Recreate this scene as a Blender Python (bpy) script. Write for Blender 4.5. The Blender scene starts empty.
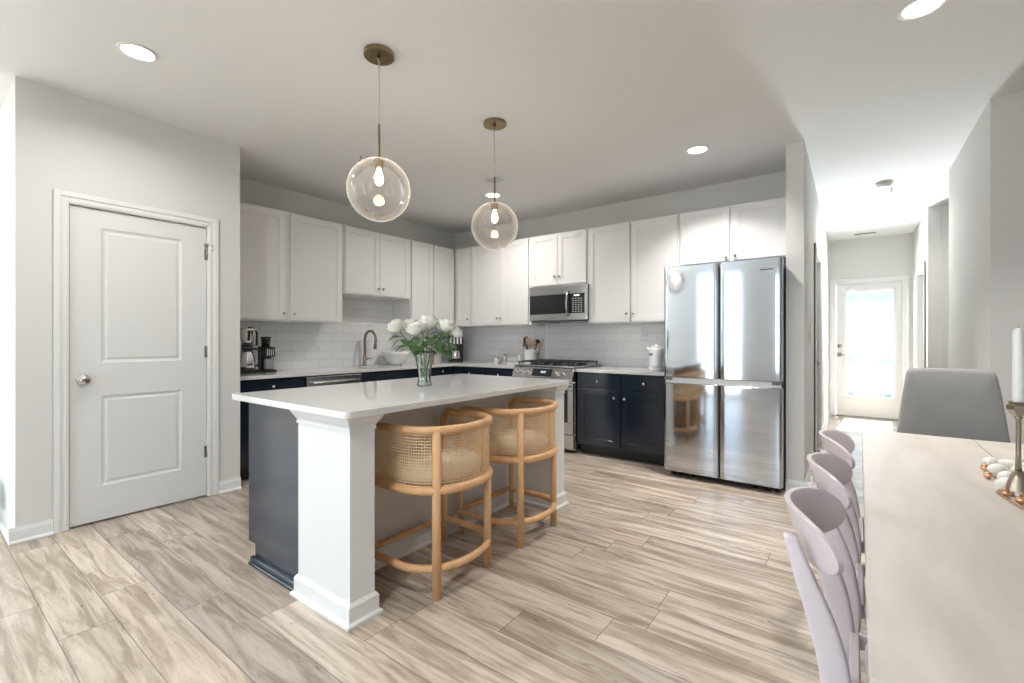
import bpy, bmesh, math, random
from mathutils import Vector, Matrix
PI = math.pi
random.seed(7)
scene = bpy.context.scene
COL = scene.collection

# ------------------------------------------------------------------ camera, world, sun, exposure
cam_data = bpy.data.cameras.new('camera')
cam = bpy.data.objects.new('camera', cam_data)
COL.objects.link(cam)
cam.location = (0.0, 0.0, 1.196)
cam.rotation_euler = (PI / 2, 0, 0.639)
cam_data.sensor_width = 36.0
cam_data.lens = 457.4 / 1024 * 36.0
cam_data.shift_y = -2.1 / 1024
cam_data.clip_start = 0.02
scene.camera = cam

world = bpy.data.worlds.new('daylight')
scene.world = world
world.use_nodes = True
wn, wl = world.node_tree.nodes, world.node_tree.links
bg = wn['Background']
bg.inputs['Strength'].default_value = 1.0
wtc = wn.new('ShaderNodeTexCoord'); wsep = wn.new('ShaderNodeSeparateXYZ')
wl.new(wtc.outputs['Generated'], wsep.inputs[0])
# how far a direction points to the sunny side (+y), 0..1
sunny = wn.new('ShaderNodeMapRange'); sunny.inputs['From Min'].default_value = -0.2; sunny.inputs['From Max'].default_value = 0.7
wl.new(wsep.outputs['Y'], sunny.inputs['Value'])
sky_c = wn.new('ShaderNodeMix'); sky_c.data_type = 'RGBA'
sky_c.inputs['A'].default_value = (2.4, 3.1, 3.8, 1)      # open sky away from the sun
sky_c.inputs['B'].default_value = (11.0, 12.0, 13.0, 1)
gnd_c = wn.new('ShaderNodeMix'); gnd_c.data_type = 'RGBA'
gnd_c.inputs['A'].default_value = (2.6, 2.7, 2.7, 1)      # shaded ground
gnd_c.inputs['B'].default_value = (125.0, 133.0, 135.0, 1)   # pale paving in full sun
for n_ in (sky_c, gnd_c): wl.new(sunny.outputs['Result'], n_.inputs['Factor'])
hor = wn.new('ShaderNodeMapRange'); hor.inputs['From Min'].default_value = -0.02; hor.inputs['From Max'].default_value = 0.02
wl.new(wsep.outputs['Z'], hor.inputs['Value'])
wmix = wn.new('ShaderNodeMix'); wmix.data_type = 'RGBA'
wl.new(hor.outputs['Result'], wmix.inputs['Factor'])
wl.new(gnd_c.outputs['Result'], wmix.inputs['A']); wl.new(sky_c.outputs['Result'], wmix.inputs['B'])
wl.new(wmix.outputs['Result'], bg.inputs['Color'])

sun_data = bpy.data.lights.new('sun', 'SUN')
sun_data.energy = 330.0
sun_data.angle = 0.01
sun_data.color = (1.0, 0.97, 0.92)
sun = bpy.data.objects.new('sun', sun_data)
COL.objects.link(sun)
sun.rotation_euler = (-math.radians(36), 0, math.radians(-4))
sun.location = (0, 12, 12)


def portal(name, loc, rot, w, h):
    d = bpy.data.lights.new(name, 'AREA')
    d.shape = 'RECTANGLE'; d.size = w; d.size_y = h
    d.cycles.is_portal = True
    o = bpy.data.objects.new(name, d); COL.objects.link(o)
    o.location = loc; o.rotation_euler = rot
    return o


# daylight enters by the openings of the rear wall, the side wall and the exit door
REAR_Y = -2.2
REAR_WINDOWS = [(-6.8, -5.0, 0.25, 2.5), (-2.62, -1.86, 0.03, 2.62), (-0.95, 0.45, 0.5, 2.5)]
SIDE_X = -7.2
HALL_END = 8.78
SIDE_WINDOWS = [(-1.9, 0.0, 0.4, 2.4)]
for (x0, x1, z0, z1) in REAR_WINDOWS:
    portal('portal', ((x0 + x1) / 2, REAR_Y - 0.16, (z0 + z1) / 2), (PI / 2, 0, 0), x1 - x0, z1 - z0)
for (y0, y1, z0, z1) in SIDE_WINDOWS:
    portal('portal', (SIDE_X - 0.16, (y0 + y1) / 2, (z0 + z1) / 2), (PI / 2, 0, -PI / 2), y1 - y0, z1 - z0)

portal('portal', (0.19, HALL_END + 0.02, 1.11), (-PI / 2, 0, 0), 0.60, 1.64)

vs = scene.view_settings
scene.display_settings.display_device = 'sRGB'
vs.view_transform = 'Standard'
vs.look = 'None'
vs.gamma = 1.0
vs.use_curve_mapping = False
vs.exposure = 0.48

# ------------------------------------------------------------------ materials


def new_mat(name):
    m = bpy.data.materials.new(name)
    m.use_nodes = True
    nt = m.node_tree
    return m, nt, nt.nodes['Principled BSDF']


def setin(b, **kw):
    for k, v in kw.items():
        k = k.replace('_', ' ')
        if k in b.inputs:
            b.inputs[k].default_value = v


def plain(name, col, rough=0.5, metal=0.0, bump=0.0, bscale=200, var=0.0, vscale=6, **kw):
    m, nt, b = new_mat(name)
    setin(b, Base_Color=(*col, 1), Roughness=rough, Metallic=metal)
    setin(b, **kw)
    N, L = nt.nodes, nt.links
    tc = N.new('ShaderNodeTexCoord')
    if bump > 0:
        n = N.new('ShaderNodeTexNoise'); n.inputs['Scale'].default_value = bscale
        n.inputs['Detail'].default_value = 3
        L.new(tc.outputs['Object'], n.inputs['Vector'])
        bp = N.new('ShaderNodeBump'); bp.inputs['Strength'].default_value = bump
        bp.inputs['Distance'].default_value = 0.002
        L.new(n.outputs['Fac'], bp.inputs['Height']); L.new(bp.outputs['Normal'], b.inputs['Normal'])
    if var > 0:
        n = N.new('ShaderNodeTexNoise'); n.inputs['Scale'].default_value = vscale
        n.inputs['Detail'].default_value = 4
        L.new(tc.outputs['Object'], n.inputs['Vector'])
        r = N.new('ShaderNodeMapRange'); r.inputs['To Min'].default_value = 1 - var; r.inputs['To Max'].default_value = 1 + var
        L.new(n.outputs['Fac'], r.inputs['Value'])
        mx = N.new('ShaderNodeVectorMath'); mx.operation = 'SCALE'
        mx.inputs[0].default_value = col
        L.new(r.outputs['Result'], mx.inputs['Scale'])
        L.new(mx.outputs['Vector'], b.inputs['Base Color'])
    return m


def wood(name, c1, c2, axis='Z', scale=6.0, stretch=9.0, rough=0.45, bump=0.1):
    """grain runs along the given object axis"""
    m, nt, b = new_mat(name)
    N, L = nt.nodes, nt.links
    tc = N.new('ShaderNodeTexCoord')
    mp = N.new('ShaderNodeMapping')
    s = [stretch] * 3
    s['XYZ'.index(axis)] = 1.0
    mp.inputs['Scale'].default_value = s
    L.new(tc.outputs['Object'], mp.inputs['Vector'])
    n = N.new('ShaderNodeTexNoise'); n.inputs['Scale'].default_value = scale
    n.inputs['Detail'].default_value = 6; n.inputs['Distortion'].default_value = 0.6
    L.new(mp.outputs['Vector'], n.inputs['Vector'])
    r = N.new('ShaderNodeValToRGB')
    r.color_ramp.elements[0].position = 0.3; r.color_ramp.elements[0].color = (*c1, 1)
    r.color_ramp.elements[1].position = 0.7; r.color_ramp.elements[1].color = (*c2, 1)
    L.new(n.outputs['Fac'], r.inputs['Fac']); L.new(r.outputs['Color'], b.inputs['Base Color'])
    bp = N.new('ShaderNodeBump'); bp.inputs['Strength'].default_value = bump; bp.inputs['Distance'].default_value = 0.002
    L.new(n.outputs['Fac'], bp.inputs['Height']); L.new(bp.outputs['Normal'], b.inputs['Normal'])
    setin(b, Roughness=rough)
    return m


def tile_mat(name, axis):
    m, nt, b = new_mat(name)
    N, L = nt.nodes, nt.links
    tc = N.new('ShaderNodeTexCoord'); sp = N.new('ShaderNodeSeparateXYZ'); cb = N.new('ShaderNodeCombineXYZ')
    L.new(tc.outputs['Object'], sp.inputs[0])
    L.new(sp.outputs[axis], cb.inputs['X']); L.new(sp.outputs['Z'], cb.inputs['Y'])
    br = N.new('ShaderNodeTexBrick')
    br.offset = 0.5
    br.inputs['Scale'].default_value = 1.0
    br.inputs['Brick Width'].default_value = 0.305
    br.inputs['Row Height'].default_value = 0.0975
    br.inputs['Mortar Size'].default_value = 0.0022
    br.inputs['Mortar Smooth'].default_value = 0.2
    br.inputs['Color1'].default_value = (0.86, 0.865, 0.86, 1)
    br.inputs['Color2'].default_value = (0.82, 0.825, 0.825, 1)
    br.inputs['Mortar'].default_value = (0.62, 0.615, 0.60, 1)
    L.new(cb.outputs[0], br.inputs['Vector'])
    L.new(br.outputs['Color'], b.inputs['Base Color'])
    n = N.new('ShaderNodeTexNoise'); n.inputs['Scale'].default_value = 7
    L.new(tc.outputs['Object'], n.inputs['Vector'])
    inv = N.new('ShaderNodeMath'); inv.operation = 'MULTIPLY_ADD'
    inv.inputs[1].default_value = -1.0; L.new(br.outputs['Fac'], inv.inputs[0])
    sc_ = N.new('ShaderNodeMath'); sc_.operation = 'MULTIPLY'; sc_.inputs[1].default_value = 0.5
    L.new(n.outputs['Fac'], sc_.inputs[0]); L.new(sc_.outputs[0], inv.inputs[2])
    bp = N.new('ShaderNodeBump'); bp.inputs['Strength'].default_value = 0.5; bp.inputs['Distance'].default_value = 0.003
    L.new(inv.outputs[0], bp.inputs['Height']); L.new(bp.outputs['Normal'], b.inputs['Normal'])
    setin(b, Roughness=0.14)
    return m


def steel(name, axis='X', col=(0.64, 0.645, 0.65), rough=0.2, aniso=0.0):
    m, nt, b = new_mat(name)
    N, L = nt.nodes, nt.links
    tc = N.new('ShaderNodeTexCoord'); mp = N.new('ShaderNodeMapping')
    s = [1200.0] * 3; s['XYZ'.index(axis)] = 8.0
    mp.inputs['Scale'].default_value = s
    L.new(tc.outputs['Object'], mp.inputs['Vector'])
    n = N.new('ShaderNodeTexNoise'); n.inputs['Scale'].default_value = 1.0
    L.new(mp.outputs['Vector'], n.inputs['Vector'])
    r = N.new('ShaderNodeMapRange'); r.inputs['To Min'].default_value = rough * 0.8; r.inputs['To Max'].default_value = rough * 1.25
    L.new(n.outputs['Fac'], r.inputs['Value']); L.new(r.outputs['Result'], b.inputs['Roughness'])
    setin(b, Base_Color=(*col, 1), Metallic=1.0, Anisotropic=aniso)
    return m


def glass_thin(name, tint=(1, 1, 1), edge=0.0, gloss_rough=0.0, base=0.04):
    m = bpy.data.materials.new(name); m.use_nodes = True
    nt = m.node_tree; N, L = nt.nodes, nt.links
    N.clear()
    out = N.new('ShaderNodeOutputMaterial')
    tr = N.new('ShaderNodeBsdfTransparent'); tr.inputs['Color'].default_value = (*tint, 1)
    gl = N.new('ShaderNodeBsdfGlossy'); gl.inputs['Roughness'].default_value = gloss_rough
    lw = N.new('ShaderNodeLayerWeight'); lw.inputs['Blend'].default_value = 0.25
    mr = N.new('ShaderNodeMapRange'); mr.inputs['To Min'].default_value = base; mr.inputs['To Max'].default_value = 0.9
    L.new(lw.outputs['Fresnel'], mr.inputs['Value'])
    mix = N.new('ShaderNodeMixShader')
    L.new(mr.outputs['Result'], mix.inputs['Fac']); L.new(tr.outputs[0], mix.inputs[1]); L.new(gl.outputs[0], mix.inputs[2])
    if edge > 0:
        df = N.new('ShaderNodeBsdfDiffuse'); df.inputs['Color'].default_value = (0.95, 0.93, 0.9, 1)
        tl = N.new('ShaderNodeBsdfTranslucent'); tl.inputs['Color'].default_value = (0.95, 0.93, 0.9, 1)
        ad = N.new('ShaderNodeMixShader'); ad.inputs['Fac'].default_value = 0.5
        L.new(df.outputs[0], ad.inputs[1]); L.new(tl.outputs[0], ad.inputs[2])
        l2 = N.new('ShaderNodeLayerWeight'); l2.inputs['Blend'].default_value = 0.5
        pw = N.new('ShaderNodeMath'); pw.operation = 'POWER'; pw.inputs[1].default_value = 5.0
        L.new(l2.outputs['Facing'], pw.inputs[0])
        ml = N.new('ShaderNodeMath'); ml.operation = 'MULTIPLY_ADD'; ml.inputs[1].default_value = edge; ml.inputs[2].default_value = 0.05
        L.new(pw.outputs[0], ml.inputs[0])
        m2 = N.new('ShaderNodeMixShader')
        L.new(ml.outputs[0], m2.inputs['Fac']); L.new(mix.outputs[0], m2.inputs[1]); L.new(ad.outputs[0], m2.inputs[2])
        L.new(m2.outputs[0], out.inputs['Surface'])
    else:
        L.new(mix.outputs[0], out.inputs['Surface'])
    return m


def emit(name, col, strength):
    m, nt, b = new_mat(name)
    setin(b, Base_Color=(*col, 1))
    b.inputs['Emission Color'].default_value = (*col, 1)
    b.inputs['Emission Strength'].default_value = strength
    return m


def floor_mat():
    m, nt, b = new_mat('floor_planks')
    N, L = nt.nodes, nt.links
    uv = N.new('ShaderNodeUVMap'); uv.uv_map = 'plank'
    at = N.new('ShaderNodeAttribute'); at.attribute_name = 'tone'
    sep = N.new('ShaderNodeSeparateXYZ'); L.new(uv.outputs[0], sep.inputs[0])
    ta = N.new('ShaderNodeSeparateColor'); L.new(at.outputs['Color'], ta.inputs[0])

    def math_(op, a, b_=None, c=None):
        n = N.new('ShaderNodeMath'); n.operation = op
        for i, v in enumerate((a, b_, c)):
            if v is None: continue
            if isinstance(v, (int, float)): n.inputs[i].default_value = v
            else: L.new(v, n.inputs[i])
        return n.outputs[0]
    # grain coordinates, shifted by plank
    cx = math_('ADD', sep.outputs['X'], math_('MULTIPLY', ta.outputs[0], 37.0))
    cy = math_('ADD', sep.outputs['Y'], math_('MULTIPLY', ta.outputs[1], 11.0))
    co = N.new('ShaderNodeCombineXYZ'); L.new(cx, co.inputs[0]); L.new(cy, co.inputs[1])
    mp = N.new('ShaderNodeMapping'); mp.inputs['Scale'].default_value = (0.9, 9.0, 1)
    L.new(co.outputs[0], mp.inputs['Vector'])
    n1 = N.new('ShaderNodeTexNoise'); n1.inputs['Scale'].default_value = 2.2; n1.inputs['Detail'].default_value = 7
    n1.inputs['Roughness'].default_value = 0.62; n1.inputs['Distortion'].default_value = 0.8
    L.new(mp.outputs[0], n1.inputs['Vector'])
    r = N.new('ShaderNodeValToRGB'); cr = r.color_ramp
    cr.elements[0].position = 0.32; cr.elements[0].color = (0.30, 0.235, 0.175, 1)
    cr.elements[1].position = 0.68; cr.elements[1].color = (0.64, 0.55, 0.46, 1)
    e = cr.elements.new(0.42); e.color = (0.37, 0.295, 0.225, 1)
    e = cr.elements.new(0.55); e.color = (0.55, 0.465, 0.38, 1)
    L.new(n1.outputs['Fac'], r.inputs['Fac'])
    # fine fibre
    mp2 = N.new('ShaderNodeMapping'); mp2.inputs['Scale'].default_value = (3.0, 90.0, 1)
    L.new(co.outputs[0], mp2.inputs['Vector'])
    n2 = N.new('ShaderNodeTexNoise'); n2.inputs['Scale'].default_value = 2.0; n2.inputs['Detail'].default_value = 4
    L.new(mp2.outputs[0], n2.inputs['Vector'])
    f2 = N.new('ShaderNodeMapRange'); f2.inputs['To Min'].default_value = 0.90; f2.inputs['To Max'].default_value = 1.08
    L.new(n2.outputs['Fac'], f2.inputs['Value'])
    # dark cracks and knots
    mp3 = N.new('ShaderNodeMapping'); mp3.inputs['Scale'].default_value = (1.6, 8.0, 1)
    L.new(co.outputs[0], mp3.inputs['Vector'])
    n3 = N.new('ShaderNodeTexNoise'); n3.inputs['Scale'].default_value = 3.6; n3.inputs['Detail'].default_value = 5
    n3.inputs['Distortion'].default_value = 2.2
    L.new(mp3.outputs[0], n3.inputs['Vector'])
    k3 = N.new('ShaderNodeMapRange'); k3.inputs['From Min'].default_value = 0.25; k3.inputs['From Max'].default_value = 0.34
    k3.inputs['To Min'].default_value = 0.38; k3.inputs['To Max'].default_value = 1.0
    L.new(n3.outputs['Fac'], k3.inputs['Value'])
    tone = N.new('ShaderNodeMapRange'); tone.inputs['To Min'].default_value = 0.76; tone.inputs['To Max'].default_value = 1.12
    L.new(ta.outputs[0], tone.inputs['Value'])
    f = math_('MULTIPLY', math_('MULTIPLY', f2.outputs[0], k3.outputs[0]), tone.outputs[0])
    # tint: some planks greyer
    mixc = N.new('ShaderNodeMix'); mixc.data_type = 'RGBA'; mixc.blend_type = 'MULTIPLY'
    mixc.inputs['B'].default_value = (0.97, 0.99, 1.02, 1)
    L.new(ta.outputs[1], mixc.inputs['Factor']); L.new(r.outputs['Color'], mixc.inputs['A'])
    # seams
    W, LEN, g = 0.1815, 1.22, 0.0016
    edge = math_('MINIMUM', math_('MINIMUM', sep.outputs['Y'], math_('SUBTRACT', W, sep.outputs['Y'])),
                 math_('MINIMUM', sep.outputs['X'], math_('SUBTRACT', LEN, sep.outputs['X'])))
    gp = N.new('ShaderNodeMapRange'); gp.inputs['From Min'].default_value = g * 0.6; gp.inputs['From Max'].default_value = g * 1.6
    gp.inputs['To Min'].default_value = 0.42; gp.inputs['To Max'].default_value = 1.0
    L.new(edge, gp.inputs['Value'])
    f = math_('MULTIPLY', f, gp.outputs[0])
    sc_ = N.new('ShaderNodeVectorMath'); sc_.operation = 'SCALE'
    L.new(mixc.outputs['Result'], sc_.inputs[0]); L.new(f, sc_.inputs['Scale'])
    L.new(sc_.outputs[0], b.inputs['Base Color'])
    bp = N.new('ShaderNodeBump'); bp.inputs['Strength'].default_value = 0.25; bp.inputs['Distance'].default_value = 0.0015
    L.new(math_('ADD', n2.outputs['Fac'], gp.outputs[0]), bp.inputs['Height']); L.new(bp.outputs[0], b.inputs['Normal'])
    ro = N.new('ShaderNodeMapRange'); ro.inputs['To Min'].default_value = 0.24; ro.inputs['To Max'].default_value = 0.40
    L.new(n1.outputs['Fac'], ro.inputs['Value']); L.new(ro.outputs[0], b.inputs['Roughness'])
    return m


M = {}
M['wall'] = plain('wall_paint', (0.72, 0.71, 0.69), 0.75, bump=0.12, bscale=260)
M['ceiling'] = plain('ceiling_paint', (0.80, 0.795, 0.785), 0.85, bump=0.12, bscale=220)
M['trim'] = plain('trim_white', (0.80, 0.80, 0.785), 0.35)
M['door'] = plain('door_white', (0.76, 0.76, 0.75), 0.4)
M['cab_white'] = plain('cabinet_white', (0.79, 0.78, 0.765), 0.38)
M['cab_dark'] = plain('cabinet_dark', (0.014, 0.022, 0.036), 0.16, Specular_IOR_Level=0.6)
M['toe'] = plain('toe_kick_black', (0.01, 0.012, 0.016), 0.35)
M['quartz'] = plain('quartz_white', (0.74, 0.73, 0.715), 0.045, var=0.04, vscale=14, Specular_IOR_Level=0.75)
M['tile_x'] = tile_mat('backsplash_tile_back', 'X')
M['tile_y'] = tile_mat('backsplash_tile_sink', 'Y')
M['steel'] = steel('brushed_steel')
M['fridge'] = steel('fridge_steel', 'X', (0.55, 0.585, 0.625), 0.075, 0.0)
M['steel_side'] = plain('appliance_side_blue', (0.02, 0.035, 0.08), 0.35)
M['chrome'] = plain('chrome', (0.75, 0.74, 0.72), 0.12, 1.0)
M['nickel'] = plain('satin_nickel', (0.50, 0.48, 0.45), 0.25, 1.0)
M['black_glass'] = plain('black_glass', (0.02, 0.024, 0.024), 0.04)
M['black'] = plain('black_plastic', (0.02, 0.02, 0.022), 0.3)
M['iron'] = plain('cast_iron', (0.025, 0.024, 0.023), 0.55, bump=0.2, bscale=500)
M['oak'] = wood('stool_oak', (0.64, 0.355, 0.16), (0.77, 0.47, 0.24), 'Z', 3, 6, 0.38)
M['cane'] = wood('cane_strand', (0.84, 0.55, 0.29), (0.93, 0.70, 0.43), 'Z', 30, 2, 0.5)
M['cushion'] = plain('cushion_linen', (0.76, 0.66, 0.52), 0.9, bump=0.5, bscale=400)
M['brass'] = plain('aged_brass', (0.30, 0.23, 0.13), 0.32, 1.0)
M['cord'] = plain('clear_cord', (0.62, 0.55, 0.45), 0.4)
M['globe'] = glass_thin('globe_glass', (0.985, 0.975, 0.965), edge=0.6, base=0.05)
M['pane'] = glass_thin('window_glass', (0.97, 0.99, 1.0), base=0.03)
M['bulb'] = emit('bulb_glow', (1.0, 0.80, 0.55), 14)
M['led'] = emit('downlight_glow', (1.0, 0.95, 0.88), 8)
M['bronze'] = plain('faucet_bronze', (0.33, 0.265, 0.215), 0.36, 1.0)
M['white_ceramic'] = plain('white_ceramic', (0.8, 0.79, 0.76), 0.2)
M['white_plastic'] = plain('white_plastic', (0.80, 0.80, 0.79), 0.35)
M['chair_pink'] = plain('chair_lilac_paint', (0.68, 0.61, 0.63), 0.3)
M['chair_grey'] = plain('chair_grey_velvet', (0.27, 0.262, 0.255), 0.85, bump=0.35, bscale=600, var=0.14, vscale=9, Sheen_Weight=0.3)
M['table'] = wood('table_limed_oak', (0.53, 0.49, 0.435), (0.66, 0.62, 0.56), 'Y', 2.2, 5, 0.36, 0.12)
M['leaf'] = plain('rose_leaf', (0.085, 0.19, 0.055), 0.45, var=0.4, vscale=20)
M['stem'] = plain('rose_stem', (0.11, 0.19, 0.05), 0.5)
M['petal'] = plain('rose_petal', (0.94, 0.92, 0.87), 0.7, var=0.05, vscale=40)
M['light_wood'] = wood('utensil_wood', (0.42, 0.25, 0.13), (0.62, 0.42, 0.25), 'Z', 20, 3, 0.5)
M['wax'] = plain('candle_wax', (0.86, 0.85, 0.83), 0.45, Subsurface_Weight=0.2)
M['candle_metal'] = plain('candlestick_metal', (0.42, 0.36, 0.29), 0.28, 1.0)
M['gold'] = plain('rose_gold', (0.72, 0.42, 0.24), 0.2, 1.0)
M['bud'] = plain('white_bud', (0.80, 0.77, 0.70), 0.55, bump=0.3, bscale=90)
M['vase'] = glass_thin('vase_glass', (0.93, 0.96, 0.95), base=0.06)
M['facade'] = plain('facade_white', (0.34, 0.36, 0.38), 0.8)
M['facade_blue'] = plain('facade_blue', (0.16, 0.24, 0.32), 0.7)
M['window_dark'] = plain('far_window', (0.05, 0.07, 0.09), 0.3)
M['balcony'] = plain('balcony_concrete', (0.62, 0.62, 0.60), 0.8)
M['grey_bin'] = plain('bin_grey', (0.16, 0.165, 0.17), 0.5)
M['label_black'] = plain('panel_black', (0.03, 0.03, 0.032), 0.15)
M['keypad'] = plain('keypad_grey', (0.42, 0.42, 0.42), 0.4)
M['display'] = emit('clock_display', (0.75, 0.88, 0.9), 0.35)
M['floor'] = floor_mat()

# ------------------------------------------------------------------ mesh helpers


class MB:
    """collects shapes as one mesh"""

    def __init__(s):
        s.v = []; s.f = []; s.mi = []; s.sm = []

    def add(s, verts, faces, mi=0, smooth=False, mat=None):
        o = len(s.v)
        if mat is not None:
            verts = [mat @ Vector(v) for v in verts]
        s.v += [tuple(v) for v in verts]
        s.f += [tuple(o + i for i in f) for f in faces]
        s.mi += [mi] * len(faces); s.sm += [smooth] * len(faces)
        return s

    def bm(s, b, mi=0, smooth=False, mat=None):
        b.verts.index_update()
        vs_ = [v.co.copy() for v in b.verts]
        fs = [[v.index for v in f.verts] for f in b.faces]
        b.free()
        return s.add(vs_, fs, mi, smooth, mat)

    def box(s, x0, x1, y0, y1, z0, z1, bev=0.0, mi=0, seg=1, mat=None, smooth=False):
        if x0 > x1: x0, x1 = x1, x0
        if y0 > y1: y0, y1 = y1, y0
        if z0 > z1: z0, z1 = z1, z0
        b = bmesh.new()
        bmesh.ops.create_cube(b, size=1.0)
        for v in b.verts:
            v.co = Vector(((x0 + x1) / 2 + v.co.x * (x1 - x0), (y0 + y1) / 2 + v.co.y * (y1 - y0), (z0 + z1) / 2 + v.co.z * (z1 - z0)))
        if bev > 0:
            bmesh.ops.bevel(b, geom=list(b.edges), offset=bev, segments=seg, profile=0.6, affect='EDGES')
        return s.bm(b, mi, smooth, mat)

    def prism(s, poly, z0, z1, mi=0, bev=0.0, mat=None, axis='Z', smooth=False):
        """polygon (ccw) raised along an axis; for Y the polygon is (x,z), for X it is (y,z)"""
        b = bmesh.new()

        def P(p, h):
            if axis == 'Z': return (p[0], p[1], h)
            if axis == 'Y': return (p[0], h, p[1])
            return (h, p[0], p[1])
        lo = [b.verts.new(P(p, z0)) for p in poly]; hi = [b.verts.new(P(p, z1)) for p in poly]
        n = len(poly)
        b.faces.new(lo[::-1]); b.faces.new(hi)
        for i in range(n):
            b.faces.new((lo[i], lo[(i + 1) % n], hi[(i + 1) % n], hi[i]))
        bmesh.ops.recalc_face_normals(b, faces=b.faces)
        if bev > 0:
            bmesh.ops.bevel(b, geom=list(b.edges), offset=bev, segments=2, profile=0.6, affect='EDGES')
        return s.bm(b, mi, smooth, mat)

    def lathe(s, prof, c=(0, 0, 0), seg=32, mi=0, mat=None, smooth=True, cap=True):
        vs_, fs = [], []
        for (r, z) in prof:
            for k in range(seg):
                a = 2 * PI * k / seg
                vs_.append((c[0] + r * math.cos(a), c[1] + r * math.sin(a), c[2] + z))
        for j in range(len(prof) - 1):
            for k in range(seg):
                k2 = (k + 1) % seg
                fs.append((j * seg + k, j * seg + k2, (j + 1) * seg + k2, (j + 1) * seg + k))
        if cap:
            if prof[0][0] > 1e-5: fs.append(tuple(range(seg))[::-1])
            if prof[-1][0] > 1e-5: fs.append(tuple((len(prof) - 1) * seg + k for k in range(seg)))
        return s.add(vs_, fs, mi, smooth, mat)

    def cyl(s, p0, p1, r0, r1=None, seg=16, mi=0, smooth=True):
        r1 = r0 if r1 is None else r1
        return s.tube([p0, p1], [r0, r1], seg, mi, smooth)

    def tube(s, pts, r, seg=12, mi=0, smooth=True, closed=False, cap=True, flat=None):
        """swept round tube; r a number or one per point; flat=(a,b) scales the section"""
        pts = [Vector(p) for p in pts]; n = len(pts)
        rs = r if isinstance(r, (list, tuple)) else [r] * n
        vs_, fs = [], []
        prev = None
        for i in range(n):
            if closed: t = pts[(i + 1) % n] - pts[i - 1]
            elif i == 0: t = pts[1] - pts[0]
            elif i == n - 1: t = pts[-1] - pts[-2]
            else: t = (pts[i + 1] - pts[i]).normalized() + (pts[i] - pts[i - 1]).normalized()
            t.normalize()
            if prev is None:
                u = Vector((0, 0, 1)).cross(t)
                if u.length < 1e-3: u = Vector((0, 1, 0)).cross(t)
                if u.length < 1e-3: u = Vector((1, 0, 0)).cross(t)
            else:
                u = prev - t * prev.dot(t)
            u.normalize(); prev = u
            w = t.cross(u)
            a_, b2 = flat if flat else (1, 1)
            for k in range(seg):
                an = 2 * PI * k / seg
                vs_.append(pts[i] + (u * math.cos(an) * a_ + w * math.sin(an) * b2) * rs[i])
        m = n if closed else n - 1
        for i in range(m):
            j = (i + 1) % n
            for k in range(seg):
                k2 = (k + 1) % seg
                fs.append((i * seg + k, i * seg + k2, j * seg + k2, j * seg + k))
        if cap and not closed:
            fs.append(tuple(range(seg))[::-1]); fs.append(tuple((n - 1) * seg + k for k in range(seg)))
        return s.add(vs_, fs, mi, smooth)

    def ball(s, c, r, seg=16, rings=10, mi=0, sc=(1, 1, 1), mat=None):
        prof_v, fs = [], []
        for j in range(rings + 1):
            ph = PI * j / rings
            for k in range(seg):
                a = 2 * PI * k / seg
                prof_v.append((c[0] + r * sc[0] * math.sin(ph) * math.cos(a), c[1] + r * sc[1] * math.sin(ph) * math.sin(a), c[2] - r * sc[2] * math.cos(ph)))
        for j in range(rings):
            for k in range(seg):
                k2 = (k + 1) % seg
                fs.append((j * seg + k, j * seg + k2, (j + 1) * seg + k2, (j + 1) * seg + k))
        return s.add(prof_v, fs, mi, True, mat)

    def grid(s, fn, nu, nv, mi=0, smooth=True, closed_u=False):
        vs_ = [fn(i / (nu if closed_u else nu - 1), j / (nv - 1)) for j in range(nv) for i in range(nu)]
        fs = []
        for j in range(nv - 1):
            for i in range(nu if closed_u else nu - 1):
                i2 = (i + 1) % nu
                fs.append((j * nu + i, j * nu + i2, (j + 1) * nu + i2, (j + 1) * nu + i))
        return s.add(vs_, fs, mi, smooth)

    def build(s, name, mats, parent=None, loc=None, merge=False):
        me = bpy.data.meshes.new(name)
        me.from_pydata(s.v, [], s.f)
        if not isinstance(mats, (list, tuple)): mats = [mats]
        for m in mats: me.materials.append(m)
        me.polygons.foreach_set('material_index', s.mi)
        me.polygons.foreach_set('use_smooth', s.sm)
        me.validate(clean_customdata=False)
        b = bmesh.new(); b.from_mesh(me)
        if merge: bmesh.ops.remove_doubles(b, verts=b.verts, dist=1e-5)
        bmesh.ops.recalc_face_normals(b, faces=b.faces)
        b.to_mesh(me); b.free()
        me.update()
        o = bpy.data.objects.new(name, me)
        COL.objects.link(o)
        if parent is not None: o.parent = parent
        if loc is not None: o.location = loc
        return o


def thing(name, label, cat, loc=(0, 0, 0), rz=0.0, group=None):
    o = bpy.data.objects.new(name, None)
    COL.objects.link(o)
    o.empty_display_size = 0.05
    o.location = loc; o.rotation_euler = (0, 0, rz)
    return tag(o, label, cat, group)


def tag(o, label, cat, group=None):
    o['label'] = label; o['category'] = cat
    if group: o['group'] = group
    return o


def struct(o, label=None):
    o['kind'] = 'structure'
    if label: o['label'] = label
    return o


def copy_thing(root, loc, rz, label=None):
    def rec(o, par):
        c = o.copy(); COL.objects.link(c)
        if par is not None: c.parent = par
        for ch in list(kids.get(o.name, [])): rec(ch, c)
        return c
    kids = {}
    for o in list(COL.objects):
        if o.parent: kids.setdefault(o.parent.name, []).append(o)
    r = rec(root, None)
    r.location = loc; r.rotation_euler = (0, 0, rz)
    if label: r['label'] = label
    return r


def light(name, kind, parent, loc, energy, col, **kw):
    d = bpy.data.lights.new(name, kind); d.energy = energy; d.color = col
    for k, v in kw.items(): setattr(d, k, v)
    o = bpy.data.objects.new(name, d); COL.objects.link(o)
    o.location = loc
    if parent is not None: o.parent = parent
    return o


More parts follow.
